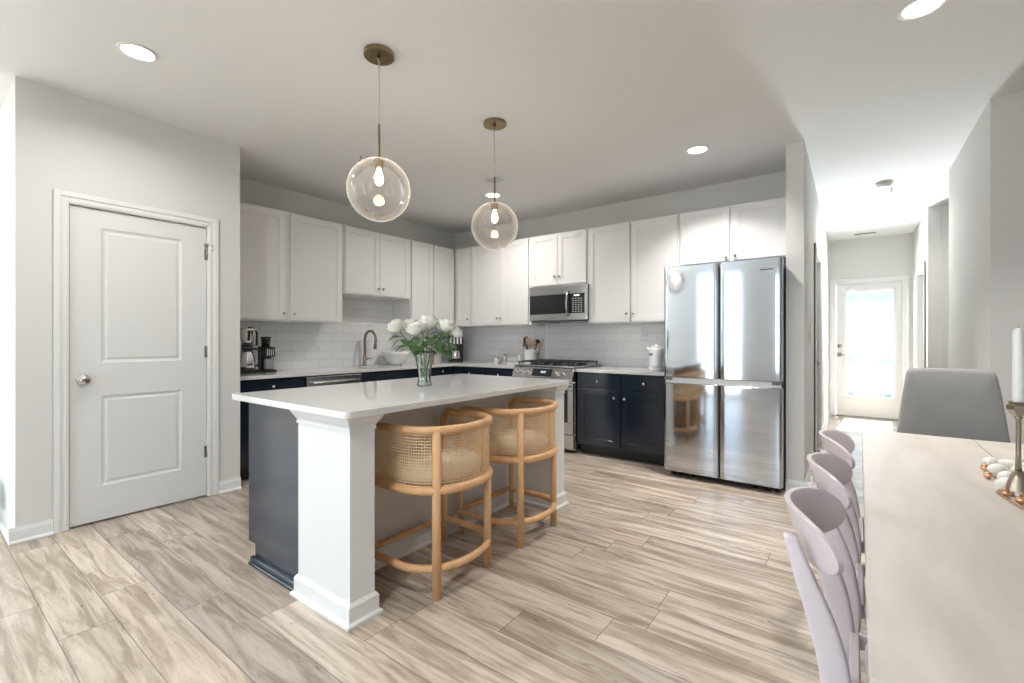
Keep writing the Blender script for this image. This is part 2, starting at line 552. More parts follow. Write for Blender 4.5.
# ------------------------------------------------------------------ the setting
C = 2.743
XS = -4.677   # sink wall
YB = 4.873    # back wall
XP, PY0, PY1 = -3.94, 0.416, 1.645   # pantry front and its two corners
PX0, PX1 = -0.418, -0.296            # partition between kitchen and hall
EY = 4.187                           # its free end
HR = 0.713
HEND = 8.78

# floor: one mesh, one quad per plank
fx0, fx1, fy0, fy1 = -7.2, 4.2, -2.2, 8.95
W, LEN = 0.1815, 1.22
me = bpy.data.meshes.new('floor')
vv, ff, uvs, tones = [], [], [], []
known = {0: -2.81, 1: -2.37, -1: -2.525, 2: -2.04, 5: -1.16, 8: -0.695, 6: -0.82, 3: -1.55, 4: -2.75, 7: -1.9}
rnd = random.Random(11)
k0 = math.floor((fy0 - 0.563) / W)
k = k0
while 0.563 + k * W < fy1:
    y0 = 0.563 + k * W; y1 = y0 + W
    start = known.get(k, rnd.uniform(-LEN, 0))
    n0 = math.floor((fx0 - start) / LEN)
    x = start + n0 * LEN
    while x < fx1:
        o = len(vv)
        vv += [(x, y0, 0), (x + LEN, y0, 0), (x + LEN, y1, 0), (x, y1, 0)]
        ff.append((o, o + 1, o + 2, o + 3))
        uvs += [(0, 0), (LEN, 0), (LEN, W), (0, W)]
        tones.append((rnd.random(), rnd.random(), rnd.random(), 1))
        x += LEN
    k += 1
me.from_pydata(vv, [], ff)
uvl = me.uv_layers.new(name='plank')
for i, u in enumerate(uvs): uvl.data[i].uv = u
ca = me.color_attributes.new(name='tone', type='FLOAT_COLOR', domain='CORNER')
for i, t in enumerate(tones):
    for q in range(4): ca.data[i * 4 + q].color = t
me.materials.append(M['floor'])
o = bpy.data.objects.new('floor', me); COL.objects.link(o); struct(o)

MB().box(-7.35, 4.35, -2.35, 8.95, C, C + 0.15).build('ceiling', M['ceiling'])['kind'] = 'structure'


def wall(name, x0, x1, y0, y1, z0=0.0, z1=C, mat='wall'):
    return struct(MB().box(x0, x1, y0, y1, z0, z1).build(name, M[mat]))


def wall_holes(name, axis, lo, hi, t0, t1, holes):
    """a wall along x (axis X) or y with rectangular openings (a0,a1,z0,z1)"""
    mb = MB()

    def piece(a0, a1, z0, z1):
        if a1 - a0 < 1e-4 or z1 - z0 < 1e-4: return
        if axis == 'X': mb.box(a0, a1, t0, t1, z0, z1)
        else: mb.box(t0, t1, a0, a1, z0, z1)
    cur = lo
    for (a0, a1, z0, z1) in sorted(holes):
        piece(cur, a0, 0, C)
        piece(a0, a1, 0, z0); piece(a0, a1, z1, C)
        cur = a1
    piece(cur, hi, 0, C)
    return struct(mb.build(name, M['wall']))


# pantry box: front with the door opening, returns
D0, D1, DH = 0.648, 1.411, 2.046
wall_holes('wall_pantry', 'Y', PY0, PY1, XP - 0.11, XP, [(D0 - 0.012, D1 + 0.012, 0, DH + 0.012)])
wall('wall_pantry_return', SIDE_X, XP - 0.111, PY0, PY0 + 0.11)
wall('wall_pantry_side', XS - 0.1, XP - 0.111, PY1 - 0.11, PY1)
wall('wall_sink', XS - 0.12, XS, PY1, YB + 0.12)
wall('wall_back', XS + 0.001, PX0 - 0.001, YB, YB + 0.12)
wall_holes('wall_hall_left', 'Y', EY, HEND, PX0, PX1, [(5.40, 6.22, 0, 2.06)])
wall('wall_side_room_far', -1.4, PX0 - 0.001, 6.6, 6.7)
wall('wall_side_room_end', -1.5, -1.401, YB + 0.121, 6.7)
wall('wall_pantry_back', -4.9, -4.8, PY0 + 0.111, PY1 - 0.111)
wall('wall_hall_right', HR, HR + 0.12, EY + 0.12, 5.75)
wall('wall_dining', HR, 4.2, EY, EY + 0.12)
wall_holes('wall_hall_right_far', 'Y', 7.18, HEND, HR, HR + 0.12, [(7.45, 8.2, 0, 2.06)])
wall('wall_corridor_far', HR + 0.121, 3.0, 7.18, 7.30)
wall('wall_corridor_near', HR + 0.121, 3.0, 5.63, 5.75)
wall('wall_corridor_end', 3.0, 3.1, 5.63, 7.30)
wall('wall_closet', HR + 0.5, HR + 0.6, 7.301, HEND)
ED0, ED1, EDH = -0.212, 0.600, 2.06
wall_holes('wall_hall_end', 'X', PX0, HR + 0.7, HEND, HEND + 0.14, [(ED0, ED1, 0, EDH)])
wall_holes('wall_rear', 'X', SIDE_X - 0.15, 4.35, REAR_Y - 0.15, REAR_Y, REAR_WINDOWS)
wall_holes('wall_side', 'Y', REAR_Y, PY0 + 0.11, SIDE_X - 0.15, SIDE_X, SIDE_WINDOWS)
wall('wall_right', 4.2, 4.35, REAR_Y, EY + 0.12)

# window frames and muntins of the unseen daylight side
n = 1
for (x0, x1, z0, z1) in REAR_WINDOWS:
    mb = MB()
    y0, y1 = REAR_Y - 0.12, REAR_Y - 0.05
    mb.box(x0, x0 + 0.06, y0, y1, z0, z1); mb.box(x1 - 0.06, x1, y0, y1, z0, z1)
    mb.box(x0 + 0.06, x1 - 0.06, y0, y1, z0, z0 + 0.06); mb.box(x0 + 0.06, x1 - 0.06, y0, y1, z1 - 0.06, z1)
    xm = (x0 + x1) / 2
    if x1 - x0 > 1.1: mb.box(xm - 0.04, xm + 0.04, y0, y1, z0 + 0.06, z1 - 0.06)
    struct(mb.build('window_%d' % n, M['trim'])); n += 1
for (y0, y1, z0, z1) in SIDE_WINDOWS:
    mb = MB(); a, b_ = SIDE_X - 0.12, SIDE_X - 0.05
    mb.box(a, b_, y0, y0 + 0.06, z0, z1); mb.box(a, b_, y1 - 0.06, y1, z0, z1)
    mb.box(a, b_, y0 + 0.06, y1 - 0.06, z0, z0 + 0.06); mb.box(a, b_, y0 + 0.06, y1 - 0.06, z1 - 0.06, z1)
    struct(mb.build('window_%d' % n, M['trim'])); n += 1

# baseboards: profile swept along straight runs
BH, BT = 0.095, 0.014


def baseboard(name, p0, p1, nrm, ext0=0.0, ext1=0.0):
    """p0->p1 along the wall foot, nrm points into the room"""
    p0 = Vector((*p0, 0)); p1 = Vector((*p1, 0)); d = (p1 - p0).normalized(); nv = Vector((*nrm, 0))
    a = p0 - d * ext0; b = p1 + d * ext1
    prof = [(0, 0.001), (0.027, 0.001), (0.026, 0.012), (0.019, 0.02), (BT, 0.021), (BT, BH - 0.022), (BT * 0.65, BH - 0.01), (BT * 0.6, BH), (0, BH)]
    vs_ = [a + nv * u + Vector((0, 0, z)) for u, z in prof] + [b + nv * u + Vector((0, 0, z)) for u, z in prof]
    m = len(prof)
    fs = [tuple(range(m)), tuple(range(2 * m - 1, m - 1, -1))] + [(i, (i + 1) % m, m + (i + 1) % m, m + i) for i in range(m)]
    return struct(MB().add(vs_, fs).build(name, M['trim']))


g = 0.0008
baseboard('baseboard_pantry_left', (XP + g, PY0), (XP + g, D0 - 0.075), (1, 0), 0.027)
baseboard('baseboard_pantry_right', (XP + g, D1 + 0.076), (XP + g, PY1), (1, 0), 0, 0.0)
baseboard('baseboard_pantry_return', (SIDE_X, PY0 - g), (XP, PY0 - g), (0, -1), 0, 0.0)
baseboard('baseboard_partition_end', (PX0, EY - g), (PX1, EY - g), (0, -1), 0.0, 0.027)
baseboard('baseboard_hall_left_near', (PX1 + g, EY), (PX1 + g, 5.32), (1, 0), 0.0)
baseboard('baseboard_hall_left_far', (PX1 + g, 6.30), (PX1 + g, HEND - 0.002), (1, 0))
baseboard('baseboard_hall_right_near', (HR - g, EY), (HR - g, 5.75), (-1, 0), 0.0)
baseboard('baseboard_dining', (HR, EY - g), (4.19, EY - g), (0, -1), 0.0)
baseboard('baseboard_hall_right_far', (HR - g, 8.29), (HR - g, HEND - 0.002), (-1, 0))
baseboard('baseboard_corridor', (HR, 7.18 - g), (2.99, 7.18 - g), (0, -1), 0.0)


def casing(name, axis, a0, a1, ztop, plane, nsign, w=0.07, t=0.018):
    """door casing round an opening a0..a1 on a wall plane"""
    mb = MB()
    zb = 0.001

    def bx(u0, u1, z0, z1, d0, d1):
        lo, hi = plane + nsign * d0, plane + nsign * d1
        if axis == 'Y': mb.box(lo, hi, u0, u1, z0, z1, 0.002)
        else: mb.box(u0, u1, lo, hi, z0, z1, 0.002)
    for (d0, d1, i, j) in ((0.0008, t * 0.6, 0.0, w), (0.0008, t, w * 0.55, w), (0.0008, t * 0.8, w * 0.12, w * 0.3)):
        bx(a0 - j, a0 - i, zb, ztop + j, d0, d1)
        bx(a1 + i, a1 + j, zb, ztop + j, d0, d1)
        bx(a0 - i + 0.0005, a1 + i - 0.0005, ztop + i, ztop + j, d0, d1)
    return struct(mb.build(name, M['trim']))


casing('trim_1', 'Y', D0 - 0.004, D1 + 0.004, DH + 0.004, XP, 1)
casing('trim_2', 'Y', 5.40, 6.22, 2.06, PX1, 1, 0.075, 0.02)
casing('trim_3', 'Y', 7.45, 8.2, 2.06, HR, -1, 0.075, 0.02)
casing('trim_4', 'X', ED0 + 0.006, ED1 - 0.006, EDH - 0.006, HEND, -1, 0.075, 0.02)


# panelled door slab, front face towards -y, x 0..w, built for any opening
def moulded_panel(mb, x0, x1, z0, z1, yf):
    """raised-and-fielded panel: bead, cove and field as stepped frames on face yf (towards -y)"""
    steps = [(0.0, 0.0), (0.010, 0.007), (0.022, 0.009), (0.032, 0.004), (0.040, 0.0035)]
    vs_, fs = [], []
    for (ins, dep) in steps:
        y = yf + dep
        vs_ += [(x0 + ins, y, z0 + ins), (x1 - ins, y, z0 + ins), (x1 - ins, y, z1 - ins), (x0 + ins, y, z1 - ins)]
    for s_ in range(len(steps) - 1):
        for q in range(4):
            a = s_ * 4 + q; b = s_ * 4 + (q + 1) % 4
            fs.append((a, b, b + 4, a + 4))
    e = (len(steps) - 1) * 4
    fs.append((e, e + 1, e + 2, e + 3))
    mb.add(vs_, fs)


def panel_door(mb, w, h, t, panels):
    """slab with holes filled by moulded panels. panels: (x0,x1,z0,z1)"""
    px0, px1 = panels[0][0], panels[0][1]
    zs = sorted([z for p in panels for z in p[2:]])
    mb.box(0, px0, 0, t, 0, h); mb.box(px1, w, 0, t, 0, h)
    cur = 0
    for i in range(0, len(zs), 2):
        mb.box(px0, px1, 0, t, cur, zs[i]); cur = zs[i + 1]
    mb.box(px0, px1, 0, t, cur, h)
    for p in panels:
        moulded_panel(mb, *p, 0.0)
        mb.box(p[0], p[1], t * 0.5, t, p[2], p[3])


# pantry door: local x runs along world +y, local -y faces +x
d = bpy.data.objects.new('door_1', None); COL.objects.link(d)
d.location = (XP - 0.012, D0 + 0.003, 0.012); d.rotation_euler = (0, 0, PI / 2)
struct(d, 'white two-panel pantry door with a satin knob')
d['category'] = 'door'
mb = MB(); w_ = D1 - D0 - 0.006
panel_door(mb, w_, DH - 0.016, 0.035, [(0.15, 0.60, 0.225, 0.815), (0.15, 0.60, 1.03, 1.915)])
mb.build('door_panel', M['door'], d)
kn = MB().lathe([(0.0, 0.0), (0.034, 0.0), (0.034, 0.006), (0.028, 0.010), (0.012, 0.013), (0.011, 0.026), (0.020, 0.032), (0.029, 0.042), (0.030, 0.050), (0.026, 0.058), (0.014, 0.063), (0.0, 0.064)],
                mat=Matrix.Translation((0.062, -0.0005, 0.925)) @ Matrix.Rotation(PI / 2, 4, 'X')).build('knob', M['nickel'], d)
for hz in (0.33, 1.09, 1.83):
    h_ = MB()
    h_.cyl((w_ + 0.008, -0.006, hz - 0.045), (w_ + 0.008, -0.006, hz + 0.045), 0.006, seg=10)
    h_.box(w_ - 0.012, w_ + 0.008, -0.0025, -0.0005, hz - 0.043, hz + 0.043)
    h_.build('hinge', M['nickel'], d)
# latch hook above the top hinge
lh = MB().tube([(w_ + 0.012, -0.020, 1.90), (w_ + 0.03, -0.034, 1.905), (w_ + 0.036, -0.036, 1.87), (w_ + 0.03, -0.028, 1.86)], 0.003, 8)
lh.box(w_ - 0.02, w_ + 0.02, -0.022, -0.018, 1.885, 1.91)
lh.cyl((w_ + 0.0, -0.020, 1.80), (w_ + 0.0, -0.020, 1.89), 0.004, seg=8)
lh.build('flip_lock', M['nickel'], d)
# jamb behind the slab and door to the dark interior
mb = MB()
mb.box(XP - 0.109, XP - 0.0005, D0 - 0.011, D0 - 0.001, 0.001, DH + 0.010)
mb.box(XP - 0.109, XP - 0.0005, D1 + 0.001, D1 + 0.011, 0.001, DH + 0.010)
mb.box(XP - 0.109, XP - 0.0005, D0 - 0.001, D1 + 0.001, DH + 0.001, DH + 0.010)
struct(mb.build('trim_5', M['trim']))

# exit door with full glass
d = bpy.data.objects.new('door_2', None); COL.objects.link(d)
d.location = (ED0 + 0.015, HEND + 0.035, 0.02); d.rotation_euler = (0, 0, 0)
struct(d, 'white exterior door with a full glass pane at the end of the hall')
d['category'] = 'door'
dw = ED1 - ED0 - 0.03; dh = EDH - 0.035
gx0, gx1, gz0, gz1 = 0.115, 0.70, 0.30, 1.92
mb = MB()
mb.box(0, gx0, 0, 0.045, 0, dh); mb.box(gx1, dw, 0, 0.045, 0, dh)
mb.box(gx0, gx1, 0, 0.045, 0, gz0); mb.box(gx0, gx1, 0, 0.045, gz1, dh)
mb.build('door_panel', M['door'], d)
mb = MB()
for (a, b_, c_, e_) in ((gx0 - 0.03, gx0 + 0.012, gz0 - 0.03, gz1 + 0.03), (gx1 - 0.012, gx1 + 0.03, gz0 - 0.03, gz1 + 0.03)):
    mb.box(a, b_, -0.012, -0.0005, c_, e_, 0.004)
for (c_, e_) in ((gz0 - 0.03, gz0 + 0.012), (gz1 - 0.012, gz1 + 0.03)):
    mb.box(gx0 + 0.0125, gx1 - 0.0125, -0.012, -0.0005, c_, e_, 0.004)
mb.build('glass_frame', M['trim'], d)
MB().box(gx0 + 0.001, gx1 - 0.001, 0.018, 0.022, gz0 + 0.001, gz1 - 0.001).build('pane', M['pane'], d)
rot = Matrix.Rotation(PI / 2, 4, 'X')
MB().lathe([(0, 0), (0.03, 0), (0.03, 0.012), (0.012, 0.018), (0.010, 0.03), (0, 0.031)], mat=Matrix.Translation((0.045, -0.0005, 1.075)) @ rot, seg=20).build('deadbolt', M['nickel'], d)
mb = MB().lathe([(0, 0), (0.032, 0), (0.032, 0.010), (0.013, 0.016), (0.012, 0.045), (0, 0.046)], mat=Matrix.Translation((0.045, -0.0005, 0.935)) @ rot, seg=20)
mb.tube([(0.045, -0.042, 0.935), (0.09, -0.046, 0.937), (0.15, -0.044, 0.93)], [0.011, 0.009, 0.008], 10)
mb.build('lever_handle', M['nickel'], d)
mb = MB()
mb.box(ED0 + 0.0005, ED0 + 0.013, HEND + 0.0005, HEND + 0.139, 0.001, EDH - 0.001)
mb.box(ED1 - 0.013, ED1 - 0.0005, HEND + 0.0005, HEND + 0.139, 0.001, EDH - 0.001)
mb.box(ED0 + 0.013, ED1 - 0.013, HEND + 0.0005, HEND + 0.139, EDH - 0.013, EDH - 0.001)
mb.box(ED0 + 0.013, ED1 - 0.013, HEND + 0.002, HEND + 0.139, 0.001, 0.018, mi=1)
struct(mb.build('trim_6', [M['trim'], M['nickel']]))

# closed inner doors behind the two hall casings
for i, (x0, x1, y0, y1) in enumerate([(PX0 + 0.03, PX0 + 0.065, 5.405, 6.215), (HR + 0.05, HR + 0.085, 7.455, 8.195)]):
    sgn = 1 if i == 0 else -1
    dd = bpy.data.objects.new('door_%d' % (3 + i), None); COL.objects.link(dd)
    dd['kind'] = 'structure'; dd['category'] = 'door'
    dd['label'] = ['white closed door in the left side of the hall', 'white closed door in the right side of the hall'][i]
    if i == 0: dd.location = (x1, y0, 0.01); dd.rotation_euler = (0, 0, PI / 2)
    else: dd.location = (x0, y1, 0.01); dd.rotation_euler = (0, 0, -PI / 2)
    w2 = y1 - y0
    mb = MB(); panel_door(mb, w2, 2.035, 0.035, [(0.13, w2 - 0.13, 0.22, 0.81), (0.13, w2 - 0.13, 1.03, 1.9)])
    mb.build('door_panel', M['door'], dd)
    MB().lathe([(0, 0), (0.032, 0), (0.03, 0.01), (0.011, 0.014), (0.011, 0.028), (0.028, 0.042), (0.026, 0.058), (0, 0.064)], mat=Matrix.Translation((w2 - 0.06, -0.0005, 0.92)) @ rot, seg=20).build('knob', M['nickel'], dd)

# tiled backsplash, a skin on the two kitchen walls
struct(MB().box(XS + 0.0008, XS + 0.009, PY1 + 0.001, YB - 0.010, 0.889, 1.69).build('wall_tile_sink', M['tile_y']))
struct(MB().box(XS + 0.010, -1.34, YB - 0.009, YB - 0.0008, 0.889, 1.39).build('wall_tile_back', M['tile_x']))

# ------------------------------------------------------------------ cabinets
# local frame: x along the wall, front at y = -depth, wall at y = 0


def shaker(mb, x0, x1, z0, z1, yf, t=0.019, st=0.058):
    """shaker front lying on plane yf (outer face), towards -y"""
    bv = 0.0015
    mb.box(x0, x0 + st, yf, yf + t, z0, z1, bv); mb.box(x1 - st, x1, yf, yf + t, z0, z1, bv)
    mb.box(x0 + st - 0.002, x1 - st + 0.002, yf + 0.0002, yf + t, z0, z0 + st, bv)
    mb.box(x0 + st - 0.002, x1 - st + 0.002, yf + 0.0002, yf + t, z1 - st, z1, bv)
    # inner bead
    b = 0.010
    for (a, c_, e, f_) in ((x0 + st, x0 + st + b, z0 + st, z1 - st), (x1 - st - b, x1 - st, z0 + st, z1 - st)):
        mb.box(a, c_, yf + 0.005, yf + t, e, f_)
    mb.box(x0 + st + b, x1 - st - b, yf + 0.005, yf + t, z0 + st, z0 + st + b)
    mb.box(x0 + st + b, x1 - st - b, yf + 0.005, yf + t, z1 - st - b, z1 - st)
    mb.box(x0 + st + b, x1 - st - b, yf + 0.010, yf + t, z0 + st + b, z1 - st - b)


def knob(parent, x, z, yf, mat='nickel', r=0.014):
    return MB().lathe([(0, 0), (0.007, 0), (0.006, 0.012), (r * 0.9, 0.016), (r, 0.022), (r * 0.8, 0.028), (0, 0.030)], seg=14,
                      mat=Matrix.Translation((x, yf - 0.0003, z)) @ Matrix.Rotation(PI / 2, 4, 'X')).build('knob', M[mat], parent)


def upper_cabinet(label, loc, rz, w, depth, h, doors, crown=False, stile_l=0.0, stile_r=0.0):
    t = thing('wall_cabinet', label, 'cabinet', loc, rz, None)
    mb = MB()
    mb.box(0.0006, w - 0.0006, -depth + 0.02, -0.0006, 0, h, 0.001)
    # face frame lip and light rail under the box
    mb.box(0.0006, w - 0.0006, -depth + 0.004, -depth + 0.0198, 0, h, 0.001)
    mb.build('body', M['cab_white'], t)
    for (x0, x1, kside, kz) in doors:
        dm = MB(); shaker(dm, x0, x1, 0.012, h - 0.012, -depth - 0.0165)
        dr = dm.build('door', M['cab_white'], t)
        if kside:
            kx = x0 + 0.028 if kside == 'l' else x1 - 0.028
            knob(dr, kx, kz, -depth - 0.0165)
    return t


UD = 0.342
ZB, ZT = 1.368, 2.418
# sink wall, local x = world y
upper_cabinet('white wall cabinet with two doors above the coffee maker', (XS, 1.70, ZB), PI / 2, 1.125, UD, ZT - ZB,
              [(0.012, 0.508, 'r', 0.075), (0.556, 1.108, 'l', 0.075)])
upper_cabinet('short white wall cabinet with two doors over the faucet', (XS, 2.829, 1.682), PI / 2, 0.918, UD, ZT - 1.682,
              [(0.020, 0.458, 'r', 0.085), (0.463, 0.902, 'l', 0.085)])
upper_cabinet('white wall cabinet with two narrow doors in the corner behind the roses', (XS, 3.751, ZB), PI / 2, 0.779, UD, ZT - ZB,
              [(0.014, 0.366, 'r', 0.085), (0.382, 0.735, 'l', 0.085)])
# back wall
UY = YB
upper_cabinet('narrow single-door white wall cabinet right of the corner', (-4.334, UY, ZB), 0, 0.292, UD, ZT - ZB,
              [(0.044, 0.284, 'r', 0.095)])
upper_cabinet('tall white wall cabinet with two doors left of the microwave', (-4.040, UY, ZB), 0, 0.962, UD, ZT - ZB,
              [(0.018, 0.485, 'r', 0.095), (0.490, 0.925, 'l', 0.095)])
upper_cabinet('short white wall cabinet with two doors above the microwave', (-3.077, UY, 1.812), 0, 0.747, UD, ZT - 1.812,
              [(0.006, 0.366, 'r', 0.105), (0.371, 0.733, 'l', 0.105)])
upper_cabinet('tall white wall cabinet with two doors between microwave and refrigerator', (-2.329, UY, ZB), 0, 0.985, UD, ZT - ZB,
              [(0.014, 0.487, 'r', 0.095), (0.505, 0.968, 'l', 0.095)])
upper_cabinet('short white wall cabinet with two doors above the refrigerator', (-1.341, UY, 1.90), 0, 0.918, UD, ZT - 1.90,
              [(0.020, 0.447, 'r', 0.05), (0.470, 0.905, 'l', 0.05)])

BD = 0.60
BZ = 0.857


def base_cabinet(name, label, loc, rz, w, fronts, depth=BD, h=BZ, drawer_style='slab'):
    t = thing(name, label, 'cabinet', loc, rz)
    mb = MB()
    mb.box(0.0006, w - 0.0006, -depth, -0.0006, 0.105, h)
    mb.box(0.0006, w - 0.0006, -depth + 0.075, -0.0006, 0.001, 0.105, mi=1)
    mb.build('body', [M['cab_dark'], M['toe']], t)
    for f in fronts:
        kind, x0, x1, z0, z1, kx, kz = f
        dm = MB()
        if kind == 'drawer':
            dm.box(x0, x1, -depth - 0.0195, -depth - 0.0005, z0, z1, 0.003)
        else:
            shaker(dm, x0, x1, z0, z1, -depth - 0.0195, st=0.06)
        dr = dm.build('drawer' if kind == 'drawer' else 'door', M['cab_dark'], t)
        if kx is not None: knob(dr, kx, kz, -depth - 0.0195, 'chrome', 0.0145)
    return t


XS2 = XS + 0.0
base_cabinet('base_cabinet', 'dark base cabinet under the coffee maker, next to the dishwasher', (XS, PY1 + 0.003, 0), PI / 2, 0.605,
             [('drawer', 0.02, 0.595, 0.70, 0.840, 0.31, 0.785), ('door', 0.02, 0.595, 0.125, 0.69, 0.56, 0.62)])
base_cabinet('sink_cabinet', 'dark sink cabinet under the bronze faucet', (XS, 2.868, 0), PI / 2, 0.905,
             [('drawer', 0.02, 0.885, 0.70, 0.840, None, 0), ('door', 0.02, 0.449, 0.125, 0.69, 0.42, 0.62), ('door', 0.455, 0.885, 0.125, 0.69, 0.485, 0.62)])
base_cabinet('base_cabinet', 'dark base cabinet in the corner right of the sink cabinet', (XS, 3.775, 0), PI / 2, 0.476,
             [('drawer', 0.02, 0.44, 0.70, 0.840, 0.23, 0.80), ('door', 0.02, 0.44, 0.125, 0.69, 0.06, 0.62)])
base_cabinet('base_cabinet', 'dark blue base cabinet left of the range', (-4.05, YB, 0), 0, 0.945,
             [('drawer', 0.03, 0.48, 0.70, 0.840, 0.255, 0.775), ('drawer', 0.49, 0.93, 0.70, 0.840, 0.71, 0.775),
              ('door', 0.03, 0.48, 0.125, 0.69, 0.44, 0.62), ('door', 0.49, 0.93, 0.125, 0.69, 0.53, 0.62)], depth=0.615)
base_cabinet('base_cabinet', 'dark blue base cabinet with two drawers between range and refrigerator', (-2.312, YB, 0), 0, 0.965,
             [('drawer', 0.028, 0.478, 0.705, 0.842, 0.245, 0.773), ('drawer', 0.505, 0.950, 0.705, 0.842, 0.728, 0.773),
              ('door', 0.028, 0.478, 0.125, 0.690, 0.428, 0.615), ('door', 0.505, 0.950, 0.125, 0.690, 0.536, 0.615)], depth=0.615)

# worktops
CT = 0.889


def rounded(poly, idx, r, n=6):
    """round the listed corners of an axis-aligned polygon"""
    out = []
    m = len(poly)
    for i, p in enumerate(poly):
        if i not in idx: out.append(p); continue
        p = Vector(p); a = (Vector(poly[i - 1]) - p).normalized(); b = (Vector(poly[(i + 1) % m]) - p).normalized()
        c = p + (a + b) * r
        s_, e_ = p + a * r - c, p + b * r - c
        a0 = math.atan2(s_.y, s_.x); a1 = math.atan2(e_.y, e_.x)
        da = (a1 - a0 + PI) % (2 * PI) - PI
        for q in range(n + 1):
            an = a0 + da * q / n
            out.append((c.x + r * math.cos(an), c.y + r * math.sin(an)))
    return out


SX0, SX1, SY0, SY1 = -4.54, -4.14, 2.95, 3.44   # sink opening
cx = -4.033; cy = 4.233
mb = MB()
z0 = BZ + 0.001
mb.box(XS + 0.010, cx, PY1 + 0.001, SY0, z0, CT, 0.002)
mb.box(XS + 0.010, SX0, SY0, SY1, z0, CT); mb.box(SX1, cx, SY0, SY1, z0, CT, 0.001)
mb.box(XS + 0.010, cx, SY1, YB - 0.010, z0, CT, 0.002)
mb.box(cx - 0.002, -3.100, cy, YB - 0.010, z0, CT, 0.002)
tag(mb.build('worktop', M['quartz']), 'white L-shaped stone worktop running from pantry to range', 'countertop')
tag(MB().box(-2.318, -1.346, cy, YB - 0.010, z0, CT, 0.002).build('worktop', M['quartz']),
    'short white stone worktop between range and refrigerator', 'countertop')
# sink bowl
t = thing('sink', 'steel sink bowl let into the worktop under the faucet', 'sink', (SX0, SY0, CT))
mb = MB(); w_, l_ = SX1 - SX0, SY1 - SY0
e = 0.004
mb.box(e, w_ - e, e, l_ - e, -0.20, -0.195)
for (a, b_, c_, f_) in ((e, e + 0.003, e, l_ - e), (w_ - e - 0.003, w_ - e, e, l_ - e), (e, w_ - e, e, e + 0.003), (e, w_ - e, l_ - e - 0.003, l_ - e)):
    mb.box(a, b_, c_, f_, -0.195, -0.036)
mb.build('bowl', M['steel'], t)
MB().lathe([(0.0, -0.194), (0.04, -0.194), (0.04, -0.19), (0.0, -0.188)], (w_ / 2, l_ / 2, 0)).build('drain', M['chrome'], t)

# dishwasher
t = thing('dishwasher', 'stainless dishwasher between the dark base cabinets', 'dishwasher', (XS, 2.252, 0), PI / 2)
MB().box(0.002, 0.610, -0.60, -0.01, 0.105, BZ - 0.002).build('body', M['black'], t)
MB().box(0.006, 0.606, -0.632, -0.6005, 0.12, 0.845, 0.006, seg=2).build('door', M['steel'], t)
mb = MB().cyl((0.06, -0.665, 0.79), (0.55, -0.665, 0.79), 0.010)
for x in (0.08, 0.53): mb.cyl((x, -0.6325, 0.79), (x, -0.665, 0.79), 0.007)
mb.build('handle', M['steel'], t)
MB().box(0.01, 0.60, -0.55, -0.52, 0.002, 0.104).build('toe_kick', M['black'], t)

# ------------------------------------------------------------------ range, microwave, refrigerator
RX0, RX1 = -3.096, -2.322
t = thing('gas_range', 'stainless gas range with black grates', 'stove', (RX0, YB - 0.012, 0))
RW = RX1 - RX0
MB().box(0.002, RW - 0.002, -0.62, -0.002, 0.03, 0.885).build('body', M['steel'], t)
for x in (0.05, RW - 0.05):
    for y in (-0.58, -0.08): MB().cyl((x, y, 0.001), (x, y, 0.029), 0.018).build('foot', M['black'], t)
dr = MB()
fz0, fz1, gx0, gx1 = 0.20, 0.735, 0.07, RW - 0.07
dr.box(0.006, RW - 0.006, -0.668, -0.6205, fz0, fz0 + 0.12, 0.004); dr.box(0.006, RW - 0.006, -0.668, -0.6205, fz1 - 0.075, fz1, 0.004)
dr.box(0.006, gx0, -0.668, -0.6205, fz0 + 0.12, fz1 - 0.075, 0.002); dr.box(gx1, RW - 0.006, -0.668, -0.6205, fz0 + 0.12, fz1 - 0.075, 0.002)
dob = dr.build('oven_door', M['steel'], t)
MB().box(gx0 + 0.0005, gx1 - 0.0005, -0.662, -0.625, fz0 + 0.1205, fz1 - 0.0755).build('oven_window', M['black_glass'], dob)
mb = MB().cyl((0.05, -0.715, 0.70), (RW - 0.05, -0.715, 0.70), 0.011)
for x in (0.08, RW - 0.08): mb.cyl((x, -0.6685, 0.70), (x, -0.715, 0.70), 0.008)
mb.build('oven_handle', M['steel'], dob)
MB().box(0.006, RW - 0.006, -0.662, -0.6205, 0.045, 0.190, 0.004).build('storage_drawer', M['steel'], t)
# slanted control panel
cp = MB().prism([(-0.6205, 0.748), (-0.690, 0.757), (-0.693, 0.785), (-0.655, 0.888), (-0.6205, 0.895)], 0.001, RW - 0.001, axis='X', bev=0.003)
cpo = cp.build('control_panel', M['steel'], t)
sl = math.atan2(0.038, 0.103)
tilt = Matrix.Rotation(-sl, 4, 'X')


def on_panel(x, f):
    """point on the slanted face, f 0 bottom .. 1 top"""
    return Vector((x, -0.693 + 0.038 * f, 0.785 + 0.103 * f))


